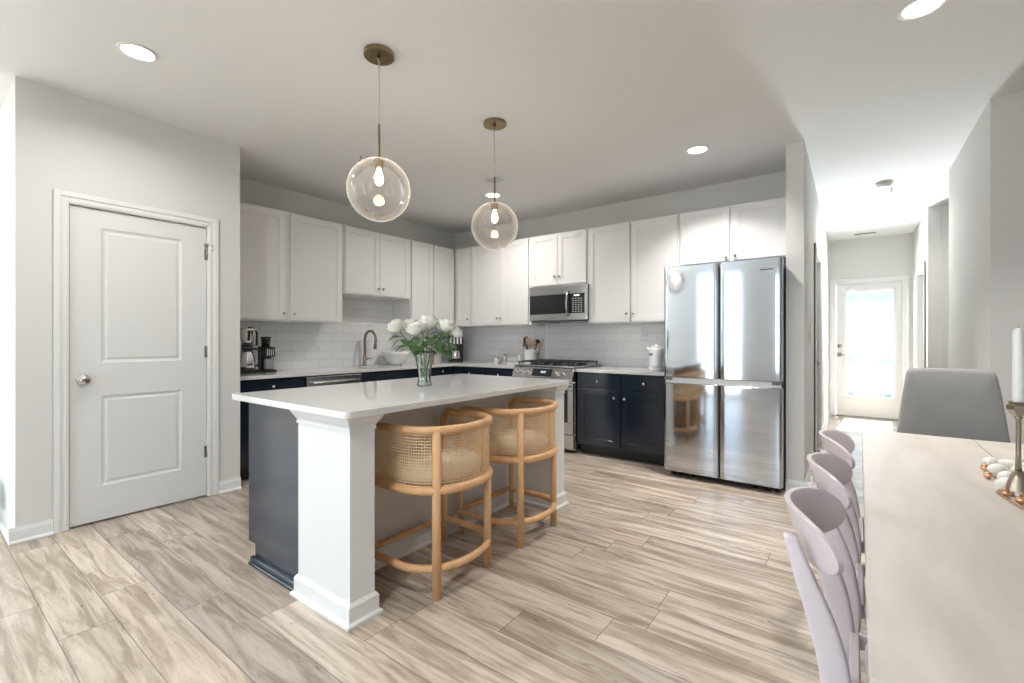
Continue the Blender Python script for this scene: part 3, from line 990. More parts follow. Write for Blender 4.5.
for x in (0.065, 0.145, 0.225, 0.585, 0.675):
    p = on_panel(x, 0.5)
    mt = Matrix.Translation(p) @ Matrix.Rotation(PI / 2 - sl, 4, 'X')
    MB().lathe([(0, 0.0005), (0.027, 0.0005), (0.027, 0.006), (0.022, 0.008), (0.020, 0.030), (0.016, 0.034), (0, 0.034)], seg=20, mat=mt).build('knob', M['chrome'], cpo)
dm = Matrix.Translation(on_panel(0.39, 0.5)) @ tilt
MB().box(-0.125, 0.125, -0.0028, -0.0006, -0.042, 0.042, mat=dm).build('display', M['label_black'], cpo)
mb = MB()
for i, xx in enumerate((-0.012, 0.004, 0.022, 0.038)): mb.box(xx, xx + 0.009, -0.0034, -0.0029, -0.006, 0.018, mat=dm)
mb.build('display_digits', M['display'], cpo)
MB().box(0.001, RW - 0.001, -0.654, -0.0015, 0.8955, 0.912, 0.003).build('cooktop', M['steel'], t)
for (x0, x1) in ((0.03, 0.262), (0.270, 0.503), (0.511, RW - 0.03)):
    mb = MB(); zt = 0.955
    mb.tube([(x0, -0.61, zt - 0.012), (x1, -0.61, zt - 0.012), (x1, -0.05, zt - 0.012), (x0, -0.05, zt - 0.012)], 0.008, 6, closed=True, smooth=False)
    xm = (x0 + x1) / 2
    mb.box(xm - 0.006, xm + 0.006, -0.61, -0.05, zt - 0.014, zt)
    for yy in (-0.53, -0.47, -0.40, -0.33, -0.26, -0.19, -0.12): mb.box(x0 + 0.004, x1 - 0.004, yy - 0.005, yy + 0.005, zt - 0.014, zt)
    for xx in (x0 + 0.004, x1 - 0.004):
        for yy in (-0.60, -0.06): mb.cyl((xx, yy, 0.9125), (xx, yy, zt - 0.012), 0.007, seg=6)
    mb.build('grate', M['iron'], t)
for (x, y, r) in ((0.147, -0.47, 0.04), (0.147, -0.18, 0.032), (0.387, -0.33, 0.045), (0.63, -0.47, 0.036), (0.63, -0.18, 0.04)):
    MB().lathe([(r, 0), (r * 1.05, 0.008), (r * 0.8, 0.012), (r * 0.75, 0.020), (0, 0.021)], (x, y, 0.9125), 18).build('burner', M['iron'], t)

# microwave
MX0, MX1, MZ0, MZ1, MYF = -3.062, -2.303, 1.392, 1.802, 4.462
t = thing('microwave', 'stainless over-the-range microwave hung under the short cabinet', 'microwave', (MX0, YB - 0.011, MZ0))
MW, MH, MD = MX1 - MX0, MZ1 - MZ0, YB - 0.011 - MYF
MB().box(0.001, MW - 0.001, -MD + 0.035, -0.001, 0.012, MH - 0.002, 0.002).build('body', M['black'], t)
mb = MB()
yf = -MD
x1 = MW * 0.72
mb.box(0.0, MW, yf, yf + 0.034, 0.31, MH, 0.006, seg=2)
mb.box(0.0, MW, yf, yf + 0.034, 0.018, 0.095, 0.006, seg=2)
mb.box(MW - 0.03, MW, yf + 0.0005, yf + 0.034, 0.095, 0.31)
fr = mb.build('front_frame', M['steel'], t)
MB().box(0.004, x1, yf + 0.003, yf + 0.034, 0.096, 0.309, 0.001).build('door_window', M['black_glass'], fr)
mb = MB(); mb.tube([(x1 - 0.02, yf - 0.006, 0.065), (x1 - 0.02, yf - 0.034, 0.10), (x1 - 0.02, yf - 0.044, 0.20), (x1 - 0.02, yf - 0.034, 0.30), (x1 - 0.02, yf - 0.006, 0.345)], [0.009, 0.011, 0.012, 0.011, 0.009], 10)
mb.build('handle', M['steel'], t)
kp = MB().box(x1 + 0.012, MW - 0.031, yf + 0.002, yf + 0.034, 0.096, 0.309).build('keypad', M['label_black'], t)
mb = MB()
for r_ in range(7):
    for c_ in range(4):
        xx = x1 + 0.03 + c_ * 0.034; zz = 0.108 + r_ * 0.024
        mb.box(xx, xx + 0.02, yf + 0.0008, yf + 0.0018, zz, zz + 0.010)
mb.build('key_marks', M['keypad'], kp)
MB().box(x1 + 0.05, x1 + 0.12, yf + 0.0008, yf + 0.0018, 0.283, 0.300).build('clock_display', M['display'], kp)
for x in (0.06, MW - 0.24): MB().box(x, x + 0.18, -MD + 0.09, -0.10, 0.0, 0.0115).build('grease_filter', M['nickel'], t)

# refrigerator
FX0, FX1, FY, FZ = -1.331, -0.428, 4.016, 1.828
t = thing('refrigerator', 'tall four-door stainless refrigerator', 'refrigerator', (-0.8765, FY, 0))
FW = 0.905
hw = FW / 2
MB().box(-hw + 0.006, hw - 0.004, 0.075, 0.80, 0.045, FZ - 0.03, 0.006).build('body', M['steel_side'], t)
for x in (-hw + 0.05, -hw + 0.12, -hw + 0.22, hw - 0.05, hw - 0.12, hw - 0.2):
    MB().cyl((x, 0.11, 0.001), (x, 0.11, 0.044), 0.016).build('foot', M['black'], t)
for x in (-hw + 0.05, hw - 0.05): MB().cyl((x, 0.72, 0.001), (x, 0.72, 0.044), 0.016).build('foot', M['black'], t)


def fridge_door(x0, x1, z0, z1):
    """softly bowed door with rounded vertical edges and a top lip"""
    n_, r = 28, 0.022
    prof = []
    wd = x1 - x0
    for i in range(n_ + 1):
        f = i / n_
        x = x0 + wd * f
        bow = 0.0028 * (1 - (2 * f - 1) ** 2)
        dist = min(x - x0, x1 - x)
        rd = r - math.sqrt(max(0, r * r - max(0, r - dist) ** 2)) if dist < r else 0
        prof.append((x, 0.008 - bow + rd))
    # denser at the edges
    ex = [(x0 + r * (1 - math.cos(a)), 0.008 + r - r * math.sin(a)) for a in [PI / 2 * k_ / 6 for k_ in range(7)]]
    ex2 = [(x0 + x1 - x, y) for x, y in ex][::-1]
    mid = [p for p in prof if x0 + r < p[0] < x1 - r]
    poly = ex + mid + ex2 + [(x1, 0.070), (x0, 0.070)]
    mb = MB()
    m_ = len(poly)
    vs_ = []
    rows = [(z0, 0.004), (z0 + 0.004, 0.0), (z1 - 0.004, 0.0), (z1, 0.004)]
    for (z, ins) in rows: vs_ += [(x + (ins if x < (x0 + x1) / 2 else -ins) * (1 if min(x - x0, x1 - x) < 0.01 else 0), y + ins, z) for x, y in poly]
    fs = [tuple(range(m_))[::-1], tuple(range(3 * m_, 4 * m_))]
    for j in range(3):
        for i in range(m_):
            i2 = (i + 1) % m_
            fs.append((j * m_ + i, j * m_ + i2, (j + 1) * m_ + i2, (j + 1) * m_ + i))
    cnt = len(ex) + len(mid) + len(ex2)
    sides = fs[2:]
    mb.add(vs_, [f for q, f in enumerate(fs) if not (q >= 2 and m_ <= q - 2 < 2 * m_ and (q - 2) % m_ < cnt - 1)], 0, False)
    # the tall bowed face has vertices of its own, so it shades as a vertical cylinder
    vb = vs_[m_:m_ + cnt] + vs_[2 * m_:2 * m_ + cnt]
    mb.add(vb, [(i, i + 1, cnt + i + 1, cnt + i) for i in range(cnt - 1)], 0, True)
    return mb


for (x0, x1, z0, z1, nm) in ((-hw, -0.003, 0.868, FZ, 'door'), (0.003, hw, 0.868, FZ, 'door'), (-hw, -0.003, 0.052, 0.818, 'door'), (0.003, hw, 0.052, 0.818, 'door')):
    fridge_door(x0, x1, z0, z1).build(nm, M['fridge'], t)
mb = MB(); mb.box(-hw + 0.012, hw - 0.012, 0.022, 0.074, 0.819, 0.867)
mb.build('handle_channel', M['white_plastic'], t)
for x in (-hw + 0.01, hw - 0.07): MB().box(x, x + 0.06, 0.002, 0.021, 0.845, 0.866).build('hinge', M['grey_bin'], t)
for x in (-hw + 0.02, hw - 0.10): MB().box(x, x + 0.08, 0.075, 0.14, FZ - 0.029, FZ + 0.008, 0.004).build('hinge_cover', M['grey_bin'], t)
MB().box(hw - 0.15, hw - 0.06, 0.0022, 0.0032, 1.735, 1.745).build('badge', M['grey_bin'], t)

# ------------------------------------------------------------------ island
IX0, IX1, IY0, IY1 = -2.72, -1.640, 1.085, 2.920
IZ = 0.900
t = thing('kitchen_island', 'white and dark kitchen island with panelled end posts', 'kitchen island', (0, 0, 0))
zt = IZ - 0.031


def post(y0, y1):
    """end post with moulded foot and flared head"""
    x0, x1 = -2.085, -1.675
    mb = MB()
    mb.box(x0, x1, y0, y1, 0.001, zt - 0.02)

    def ring(z0, z1, o0, o1):
        vs_ = [(x0 - o0, y0 - o0, z0), (x1 + o0, y0 - o0, z0), (x1 + o0, y1 + o0, z0), (x0 - o0, y1 + o0, z0),
               (x0 - o1, y0 - o1, z1), (x1 + o1, y0 - o1, z1), (x1 + o1, y1 + o1, z1), (x0 - o1, y1 + o1, z1)]
        fs = [(0, 1, 2, 3)[::-1], (4, 5, 6, 7), (0, 1, 5, 4), (1, 2, 6, 5), (2, 3, 7, 6), (3, 0, 4, 7)]
        mb.add(vs_, fs)
    ring(0.001, 0.014, 0.027, 0.027); ring(0.014, 0.022, 0.027, 0.014); ring(0.022, 0.082, 0.014, 0.014); ring(0.082, 0.096, 0.014, 0.004)
    ring(zt - 0.062, zt - 0.054, 0.006, 0.006); ring(zt - 0.054, zt - 0.044, 0.004, 0.004)
    ring(zt - 0.044, zt - 0.022, 0.004, 0.018); ring(zt - 0.022, zt, 0.018, 0.030)
    return mb


post(1.125, 1.247).build('end_post', M['trim'], t)
post(2.765, 2.887).build('end_post', M['trim'], t)
MB().box(-2.085, -2.005, 1.2475, 2.7645, 0.001, zt).build('knee_wall', M['wall'], t)
mb = MB()
prof = [(-2.0045, 0.001), (-1.977, 0.001), (-1.978, 0.013), (-1.985, 0.021), (-1.990, 0.022), (-1.990, 0.072), (-1.996, 0.086), (-1.998, 0.094), (-2.0045, 0.094)]
mb.prism(prof, 1.262, 2.750, axis='Y')
mb.build('skirting', M['trim'], t)
mb = MB()
mb.prism([(-2.55, 0.001), (-2.0865, 0.001), (-2.0865, zt), (-2.625, zt), (-2.625, 0.108), (-2.55, 0.108)], 1.140, 2.872, axis='Y')
mb.build('cabinet_body', M['cab_dark'], t)
mb = MB()
mb.box(-2.565, -2.115, 1.120, 1.1395, 0.001, 0.045, 0.002)
mb.box(-2.570, -2.115, 1.112, 1.1195, 0.001, 0.020, 0.003)
mb.build('shoe_moulding', M['cab_dark'], t)
for i, (y0, y1) in enumerate(((1.155, 1.715), (1.720, 2.285), (2.290, 2.855))):
    e_ = bpy.data.objects.new('door', None)
    dm = MB(); shaker(dm, -y1, -y0, 0.125, 0.69, -2.6445)   # built facing -y, turned to face -x
    bpy.data.objects.remove(e_)
    rotm = Matrix.Rotation(-PI / 2, 4, 'Z')
    dm.v = [tuple(rotm @ Vector(v)) for v in dm.v]
    dr = dm.build('door', M['cab_dark'], t)
    dm = MB(); dm.box(-2.6445, -2.6255, y0, y1, 0.70, 0.845, 0.003)
    dr2 = dm.build('drawer', M['cab_dark'], t)
    for (par, zz) in ((dr, 0.63), (dr2, 0.77)):
        MB().lathe([(0, 0), (0.007, 0), (0.006, 0.012), (0.013, 0.016), (0.0145, 0.022), (0.011, 0.028), (0, 0.030)], seg=12,
                   mat=Matrix.Translation((-2.6448, (y0 + y1) / 2 if zz > 0.7 else y1 - 0.03, zz)) @ Matrix.Rotation(-PI / 2, 4, 'Y')).build('knob', M['chrome'], par)
poly = rounded([(IX0, IY0), (IX1, IY0), (IX1, IY1), (IX0, IY1)], (0, 1, 2, 3), 0.028)
tag(MB().prism(poly, IZ - 0.030, IZ, bev=0.003).build('island_worktop', M['quartz']), 'large white stone worktop on the island, holding the rose vase', 'countertop')

# ------------------------------------------------------------------ stools
# local frame: faces -x (towards the island); centre of the seat at the origin


def u_path(hy, xf, xb, r, n=12, z=0.0):
    """U in plan: from (xf,-hy) back to the bowed rear and to (xf,hy)"""
    pts = [(xf, -hy)]
    # superellipse like rear
    cxx = xb - r
    for i in range(2 * n + 1):
        a = -PI / 2 + PI * i / (2 * n)
        ca, sa = math.cos(a), math.sin(a)
        p = 0.86
        pts.append((cxx + r * math.copysign(abs(ca) ** p, ca), hy * math.copysign(abs(sa) ** p, sa)))
    pts.append((xf, hy))
    return [(x, y, z) for x, y in pts]


def resample(pts, n):
    pts = [Vector(p) for p in pts]
    L_ = [0]
    for a, b in zip(pts, pts[1:]): L_.append(L_[-1] + (b - a).length)
    out = []
    j = 0
    for i in range(n + 1):
        s_ = L_[-1] * i / n
        while j < len(pts) - 2 and L_[j + 1] < s_: j += 1
        f = (s_ - L_[j]) / max(1e-9, L_[j + 1] - L_[j])
        out.append(pts[j].lerp(pts[j + 1], f))
    return out


def make_stool(label, loc):
    t = thing('counter_stool', label, 'stool', loc, 0.0, 'cane counter stools at the island')
    HY, XF, XB, R = 0.268, -0.168, 0.275, 0.25
    z_top, z_low, z_ring = 0.775, 0.497, 0.137
    # top rail: rounded ends that turn down at the front
    top = u_path(HY, XF, XB, R, 12, z_top)
    lead = [(XF - 0.030, -HY, z_low + 0.02), (XF - 0.030, -HY, z_top - 0.07), (XF - 0.022, -HY, z_top - 0.03), (XF - 0.0, -HY, z_top - 0.006)]
    tail = [(x, -y, z) for x, y, z in lead][::-1]
    mb = MB(); mb.tube(resample(lead + top[1:-1] + tail, 64), 0.0200, 12)
    mb.build('top_rail', M['oak'], t)
    low = u_path(HY, XF - 0.03, XB, R, 12, z_low)
    mb = MB(); mb.tube(resample(low, 48), 0.0205, 12)
    mb.cyl((XF - 0.03, -HY, z_low), (XF - 0.03, HY, z_low), 0.0165)
    mb.build('seat_rail', M['oak'], t)
    ring = u_path(HY, XF - 0.03, XB - 0.01, R, 12, z_ring)
    mb = MB(); mb.tube(resample(ring, 48), 0.0185, 12)
    mb.cyl((XF - 0.03, -HY, z_ring), (XF - 0.03, HY, z_ring), 0.0155)
    mb.build('foot_ring', M['oak'], t)
    # rear legs: one runs up outside the cane as a full post
    xr, yr = 0.207, 0.185
    MB().cyl((xr + 0.012, -yr - 0.006, 0.001), (xr + 0.012, -yr - 0.006, z_top - 0.004), 0.0215).build('leg', M['oak'], t)
    MB().cyl((xr + 0.004, yr, 0.001), (xr + 0.004, yr, z_low), 0.0200).build('leg', M['oak'], t)
    MB().cyl((xr - 0.018, yr - 0.012, z_low), (xr - 0.018, yr - 0.012, z_top - 0.01), 0.009).build('back_spindle', M['oak'], t)
    for s_ in (-1, 1):
        MB().cyl((XF - 0.015, s_ * 0.262, 0.001), (XF - 0.015, s_ * 0.262, z_low), 0.0190).build('leg', M['oak'], t)
    # cane: a real open weave between the rails
    path = resample(u_path(HY, XF - 0.02, XB, R, 14, 0), 98)
    nz = 19
    za, zb = z_low + 0.008, z_top - 0.008
    N_ = len(path)
    nrm = []
    for i in range(N_):
        a = path[max(0, i - 1)]; b = path[min(N_ - 1, i + 1)]
        d_ = (b - a).normalized(); nrm.append(Vector((d_.y, -d_.x, 0)))
    cm = MB()

    def P(u, v, off):
        i = min(int(u), N_ - 2); f = u - i
        p = path[i].lerp(path[i + 1], f); q = nrm[i].lerp(nrm[i + 1], f)
        return Vector((p.x + q.x * off, p.y + q.y * off, za + (zb - za) * v / nz))
    h = 0.40   # half the open width of a mesh hole, as a share of the cell
    for i in range(N_ - 1):
        for j in range(nz):
            # octagon-like hole in each cell
            c = 0.12
            inner = [(0.5 - h, 0.5 - h + c), (0.5 - h + c, 0.5 - h), (0.5 + h - c, 0.5 - h), (0.5 + h, 0.5 - h + c), (0.5 + h, 0.5 + h - c), (0.5 + h - c, 0.5 + h), (0.5 - h + c, 0.5 + h), (0.5 - h, 0.5 + h - c)]
            outer = [(0, 0), (0, 0), (1, 0), (1, 0), (1, 1), (1, 1), (0, 1), (0, 1)]
            vs_ = [P(i + a, j + b, 0.0) for a, b in inner] + [P(i, j, 0), P(i + 1, j, 0), P(i + 1, j + 1, 0), P(i, j + 1, 0)]
            fs = [(0, 8, 1), (1, 8, 9, 2), (2, 9, 3), (3, 9, 10, 4), (4, 10, 5), (5, 10, 11, 6), (6, 11, 7), (7, 11, 8, 0)]
            cm.add(vs_, fs)
    co = cm.build('cane_panel', M['cane'], t, merge=True)
    md = co.modifiers.new('thickness', 'SOLIDIFY'); md.thickness = 0.0022; md.offset = 0
    # cushion
    nu = 40

    def cus(u, v):
        a = 2 * PI * u
        rr = math.sin(PI * (0.02 + 0.96 * v)) ** 0.35
        p = 0.75
        x = 0.015 + 0.205 * rr * math.copysign(abs(math.cos(a)) ** p, math.cos(a))
        y = 0.235 * rr * math.copysign(abs(math.sin(a)) ** p, math.sin(a))
        z = 0.545 + 0.050 * -math.cos(PI * v) + (0.012 * (1 - (x / 0.24) ** 2) * (1 - (y / 0.24) ** 2) if v > 0.5 else 0)
        return (x, y, z)
    cu = MB(); cu.grid(cus, nu, 16, closed_u=True)
    cu.add([cus(k_ / nu, 0) for k_ in range(nu)], [tuple(range(nu))]); cu.add([cus(k_ / nu, 1) for k_ in range(nu)], [tuple(range(nu))])
    cu.build('seat_cushion', M['cushion'], t, merge=True)
    sb = MB().prism([(x * 0.97, y * 0.97) for x, y, z in resample(u_path(HY - 0.02, XF - 0.03, XB - 0.02, R, 12, 0), 30)], z_low - 0.012, z_low - 0.003)
    sb.build('seat_board', M['oak'], t)
    return t


s1 = make_stool('oak and woven cane counter stool nearer the front post of the island', (-1.755, 1.675, 0))
copy_thing(s1, (-1.755, 2.340, 0), 0.0, 'oak and woven cane counter stool nearer the range')

# ------------------------------------------------------------------ pendants and downlights


def pendant(label, x, y):
    t = thing('pendant_lamp', label, 'pendant lamp', (x, y, C), 0.0)
    MB().lathe([(0.0, -0.023), (0.0785, -0.023), (0.080, -0.0215), (0.080, -0.0005), (0.0, -0.0005)], seg=48, smooth=False).build('ceiling_canopy', M['brass'], t)
    MB().lathe([(0.0, -0.045), (0.010, -0.043), (0.012, -0.0265), (0.0, -0.0262)], seg=14).build('cord_grip', M['brass'], t)
    gz = 2.003 - C; R = 0.167
    MB().cyl((0, 0, -0.046), (0, 0, gz + R + 0.185), 0.0028, seg=8).build('cord', M['cord'], t)
    MB().cyl((0, 0, gz + R + 0.185), (0, 0, gz + R - 0.012), 0.0065, seg=12).build('stem', M['brass'], t)
    sk = MB().lathe([(0, 0), (0.030, 0.0), (0.030, -0.010), (0.024, -0.012), (0.022, -0.042), (0.018, -0.046), (0.0, -0.046)], (0, 0, gz + R - 0.006), 22)
    so = sk.build('socket', M['brass'], t)
    pr = []
    for i in range(36):
        ph = 0.17 + (PI - 0.17) * i / 35
        pr.append((R * math.sin(ph), R * math.cos(ph)))
    MB().lathe(pr, (0, 0, gz), 56, cap=False).build('glass_globe', M['globe'], t, merge=True)
    MB().lathe([(0.0, -0.045), (0.010, -0.047), (0.012, -0.060), (0.021, -0.085), (0.0235, -0.105), (0.019, -0.124), (0.010, -0.134), (0.0, -0.136)], (0, 0, gz + R - 0.006), 20).build('bulb', M['bulb'], t)
    light('pendant_light', 'POINT', t, (0, 0, gz + R - 0.10), 4, (1.0, 0.88, 0.74), shadow_soft_size=0.03)
    return t


pendant('globe pendant lamp over the front end of the island', -2.050, 1.555)
pendant('globe pendant lamp over the far end of the island, nearer the microwave', -2.045, 2.545)


def downlight(label, x, y, e=17, r=0.088, beam=152):
    t = thing('recessed_light', label, 'ceiling light', (x, y, C))
    MB().lathe([(r * 0.80, -0.001), (r * 0.84, -0.007), (r, -0.005), (r * 1.03, -0.0006), (r * 0.80, -0.0005)], seg=36, cap=False).build('trim_ring', M['trim'], t)
    MB().lathe([(0, -0.0035), (r * 0.79, -0.0030), (r * 0.79, -0.001), (0, -0.001)], seg=32).build('lens', M['led'], t)
    l = light('downlight', 'AREA', t, (0, 0, -0.010), e, (1.0, 0.965, 0.925), shape='DISK', size=r * 1.5, spread=math.radians(beam))
    return t


downlight('round recessed ceiling light nearest the pantry door', -3.085, 0.775, 9, beam=160)
downlight('round recessed ceiling light in front of the refrigerator', -1.010, 3.895, 15, beam=115)
downlight('round recessed ceiling light over the end of the dining table', 0.262, 2.845, 10, beam=110)
downlight('round recessed ceiling light seen just above the farther globe', -3.086, 3.812, 12)
downlight('flat round ceiling light in the hall', 0.200, 6.296, 10)
downlight('added recessed fill light over the window side of the living area, out of the picture', -4.6, -0.9, 8)  # unseen lamp added as fill, no such fixture is known here
downlight('added recessed fill light between island and living area windows, out of the picture', -1.2, 0.1, 16)  # likewise added out of view to lift the fill light in the room

# ceiling fittings
t = thing('ceiling_vent', 'white rectangular air vent in the ceiling behind the farther pendant', 'vent', (-2.845, 3.452, C))
mb = MB(); mb.box(-0.16, 0.16, -0.085, 0.085, -0.006, -0.0006, 0.002)
vf = mb.build('frame', M['trim'], t)
mb = MB()
for i in range(9): mb.box(-0.14, 0.0, -0.066 + i * 0.0155, -0.058 + i * 0.0155, -0.0105, -0.0062)
for i in range(9): mb.box(0.004, 0.14, -0.066 + i * 0.0155, -0.061 + i * 0.0155, -0.0105, -0.0062)
mb.build('louvres', M['trim'], t)
MB().box(0.008, 0.138, -0.068, 0.066, -0.0075, -0.0062).build('opening', M['grey_bin'], t)
t = thing('ceiling_vent', 'slim white air vent in the ceiling above the exit door', 'vent', (0.155, 8.40, C))
MB().box(-0.15, 0.15, -0.05, 0.05, -0.006, -0.0006, 0.002).build('frame', M['trim'], t)
mb = MB()
for i in range(5): mb.box(-0.13, 0.13, -0.036 + i * 0.016, -0.030 + i * 0.016, -0.011, -0.0062)
mb.build('louvres', M['grey_bin'], t)


def sprinkler(label, x, y):
    t = thing('sprinkler_head', label, 'sprinkler', (x, y, C))
    MB().lathe([(0.0, -0.004), (0.030, -0.004), (0.036, -0.0006), (0, -0.0006)], seg=24).build('escutcheon', M['trim'], t)
    mb = MB().lathe([(0.0, -0.030), (0.007, -0.030), (0.009, -0.0045), (0, -0.0042)], seg=12)
    mb.lathe([(0.0, -0.040), (0.018, -0.038), (0.018, -0.036), (0.0, -0.035)], seg=16)
    mb.cyl((0.008, 0, -0.028), (0.004, 0, -0.036), 0.0018, seg=6); mb.cyl((-0.008, 0, -0.028), (-0.004, 0, -0.036), 0.0018, seg=6)
    mb.build('nozzle', M['nickel'], t)


sprinkler('small ceiling sprinkler behind the nearer globe pendant', -3.323, 2.337)
sprinkler('small ceiling sprinkler beside the smoke alarm in the hall', 0.325, 6.06)
t = thing('smoke_alarm', 'round white smoke alarm on the hall ceiling', 'smoke alarm', (0.255, 5.82, C))
MB().lathe([(0, -0.012), (0.070, -0.012), (0.072, -0.008), (0.072, -0.0006), (0, -0.0006)], seg=32).build('base', M['white_plastic'], t)
MB().lathe([(0, -0.045), (0.040, -0.044), (0.054, -0.036), (0.058, -0.0165), (0.0, -0.016)], seg=32).build('cover', M['white_plastic'], t)
MB().lathe([(0.050, -0.0158), (0.050, -0.0122), (0, -0.0122)], seg=32).build('sensor_gap', M['grey_bin'], t)

# ------------------------------------------------------------------ switches and sockets


def wall_plate(name, label, cat, loc, rz, kind):
    t = thing(name, label, cat, loc, rz)
    MB().box(-0.036, 0.036, -0.006, -0.0008, -0.058, 0.058, 0.002).build('plate', M['white_plastic'], t)
    if kind == 'socket':
        for z in (-0.022, 0.022):
            s_ = MB().lathe([(0, 0), (0.016, 0), (0.016, 0.0015), (0, 0.0015)], seg=20, mat=Matrix.Translation((0, -0.0062, z)) @ Matrix.Rotation(PI / 2, 4, 'X')).build('socket', M['white_plastic'], t)
            mb = MB(); mb.box(-0.007, -0.005, -0.0086, -0.0078, z - 0.003, z + 0.006); mb.box(0.005, 0.007, -0.0086, -0.0078, z - 0.003, z + 0.006)
            mb.build('slots', M['grey_bin'], s_)
    else:
        MB().box(-0.016, 0.016, -0.0105, -0.0062, -0.033, 0.033, 0.0015).build('rocker', M['trim'], t)
    return t


wall_plate('wall_socket', 'white socket plate on the tiles between coffee maker and faucet', 'socket', (XS + 0.009, 2.706, 1.155), PI / 2, 'socket')
wall_plate('wall_socket', 'white socket plate on the tiles above the kettle', 'socket', (-1.80, YB - 0.009, 1.215), 0, 'socket')
wall_plate('light_switch', 'white light switch on the left hall wall before the door casing', 'light switch', (PX1, 4.69, 1.215), PI / 2, 'switch')

# ------------------------------------------------------------------ faucet and small things on the sink worktop
t = thing('kitchen_faucet', 'bronze gooseneck kitchen faucet behind the sink', 'faucet', (-4.605, 3.290, CT), 0.0)
MB().lathe([(0, 0.0005), (0.027, 0.0005), (0.027, 0.008), (0.021, 0.012), (0.020, 0.12), (0.016, 0.13), (0.0, 0.131)], seg=22).build('base', M['bronze'], t)
pts = [(0, 0, 0.12), (0, 0, 0.28)]
for i in range(13):
    a = PI - PI * 1.08 * i / 12
    pts.append((0.105 + 0.105 * math.cos(a), 0, 0.30 + 0.105 * math.sin(a)))
MB().tube(pts, 0.0155, 14).build('spout', M['bronze'], t)
e = pts[-1]
MB().tube([(e[0], 0, e[2] + 0.005), (e[0] - 0.004, 0, e[2] - 0.03), (e[0] - 0.012, 0, e[2] - 0.075)], [0.0165, 0.0185, 0.0195], 14).build('spray_head', M['bronze'], t)
mb = MB().cyl((0, 0.018, 0.075), (0, 0.045, 0.075), 0.013); mb.tube([(0, 0.045, 0.076), (0.004, 0.07, 0.08), (0.01, 0.10, 0.083)], [0.009, 0.006, 0.005], 10)
mb.build('lever', M['bronze'], t)

# drip coffee maker
t = thing('coffee_maker', 'black and steel coffee maker with a glass carafe, beside the pantry wall', 'coffee maker', (-4.44, 1.875, CT + 0.0005), PI / 2)
MB().box(-0.12, 0.10, -0.12, 0.12, 0, 0.035, 0.008, seg=2).build('base', M['black'], t)
MB().box(-0.12, -0.045, 0.02, 0.12, 0.0355, 0.40, 0.008, seg=2).build('tower', M['steel'], t)
MB().lathe([(0, 0.260), (0.04, 0.262), (0.052, 0.300), (0.066, 0.385), (0.070, 0.408), (0.0, 0.410)], (0.03, -0.02, 0), 24).build('filter_basket', M['chrome'], t)
MB().lathe([(0, 0.236), (0.045, 0.238), (0.047, 0.258), (0, 0.2595)], (0.03, -0.02, 0), 24).build('basket_ring', M['black'], t)
ca_ = MB().lathe([(0, 0.037), (0.062, 0.037), (0.068, 0.05), (0.064, 0.11), (0.052, 0.17), (0.040, 0.205), (0.0, 0.206)], (0.03, -0.02, 0), 26).build('carafe', M['chrome'], t)
MB().lathe([(0, 0.2065), (0.045, 0.2065), (0.045, 0.232), (0, 0.234)], (0.03, -0.02, 0), 24).build('carafe_lid', M['black'], t)
MB().tube([(0.07, -0.03, 0.222), (0.12, -0.045, 0.215), (0.14, -0.05, 0.17), (0.135, -0.05, 0.10), (0.10, -0.04, 0.06)], 0.009, 10).build('carafe_handle', M['black'], t)
MB().tube([(0.05, 0.0, 0.415), (0.10, 0.0, 0.405), (0.125, 0.0, 0.36), (0.122, 0.0, 0.25)], 0.010, 10).build('brew_arm', M['black'], t)
# grinder
t = thing('coffee_grinder', 'black and steel coffee grinder right of the coffee maker', 'coffee grinder', (-4.44, 2.088, CT + 0.0005), PI / 2)
MB().box(-0.055, 0.058, -0.08, 0.08, 0, 0.022, 0.006).build('base', M['black'], t)
MB().box(-0.05, 0.05, 0.01, 0.075, 0.0225, 0.24, 0.006, seg=2).build('tower', M['black'], t)
MB().box(-0.035, 0.045, -0.06, 0.0, 0.0235, 0.13, 0.006).build('grounds_bin', M['steel'], t)
MB().box(-0.048, 0.050, -0.065, 0.008, 0.138, 0.235, 0.006).build('burr_housing', M['black'], t)
mb = MB()
for i in range(4): mb.box(-0.03 + i * 0.018, -0.021 + i * 0.018, -0.0685, -0.0655, 0.155, 0.215)
mb.build('controls', M['chrome'], t)
MB().lathe([(0.036, 0.2405), (0.040, 0.30), (0.046, 0.33), (0.0, 0.332)], (0, 0.02, 0), 24).build('bean_hopper', M['black_glass'], t)

# corner machine
t = thing('toaster_oven', 'black countertop coffee machine with slotted top in the kitchen corner', 'coffee machine', (-4.36, 4.58, CT + 0.0005), math.radians(42))
MB().box(-0.10, 0.10, -0.12, 0.12, 0, 0.035, 0.006).build('base', M['black'], t)
MB().box(-0.10, 0.10, 0.03, 0.12, 0.0355, 0.30, 0.006).build('tower', M['black'], t)
MB().box(-0.10, 0.10, -0.11, 0.0295, 0.225, 0.385, 0.008).build('head', M['black'], t)
MB().box(-0.10, 0.10, 0.03, 0.12, 0.3005, 0.385, 0.006).build('reservoir', M['black_glass'], t)
mb = MB()
for i in range(4): mb.box(-0.078 + i * 0.045, -0.056 + i * 0.045, -0.1135, -0.1105, 0.245, 0.37)
mb.build('slot_trim', M['white_plastic'], t)
MB().lathe([(0, 0), (0.05, 0), (0.055, 0.02), (0.05, 0.10), (0.04, 0.13), (0, 0.131)], (0, -0.05, 0.0355), 22).build('carafe', M['chrome'], t)
t['label'] = 'black coffee machine standing in the kitchen corner'
t.name = 'coffee_machine'

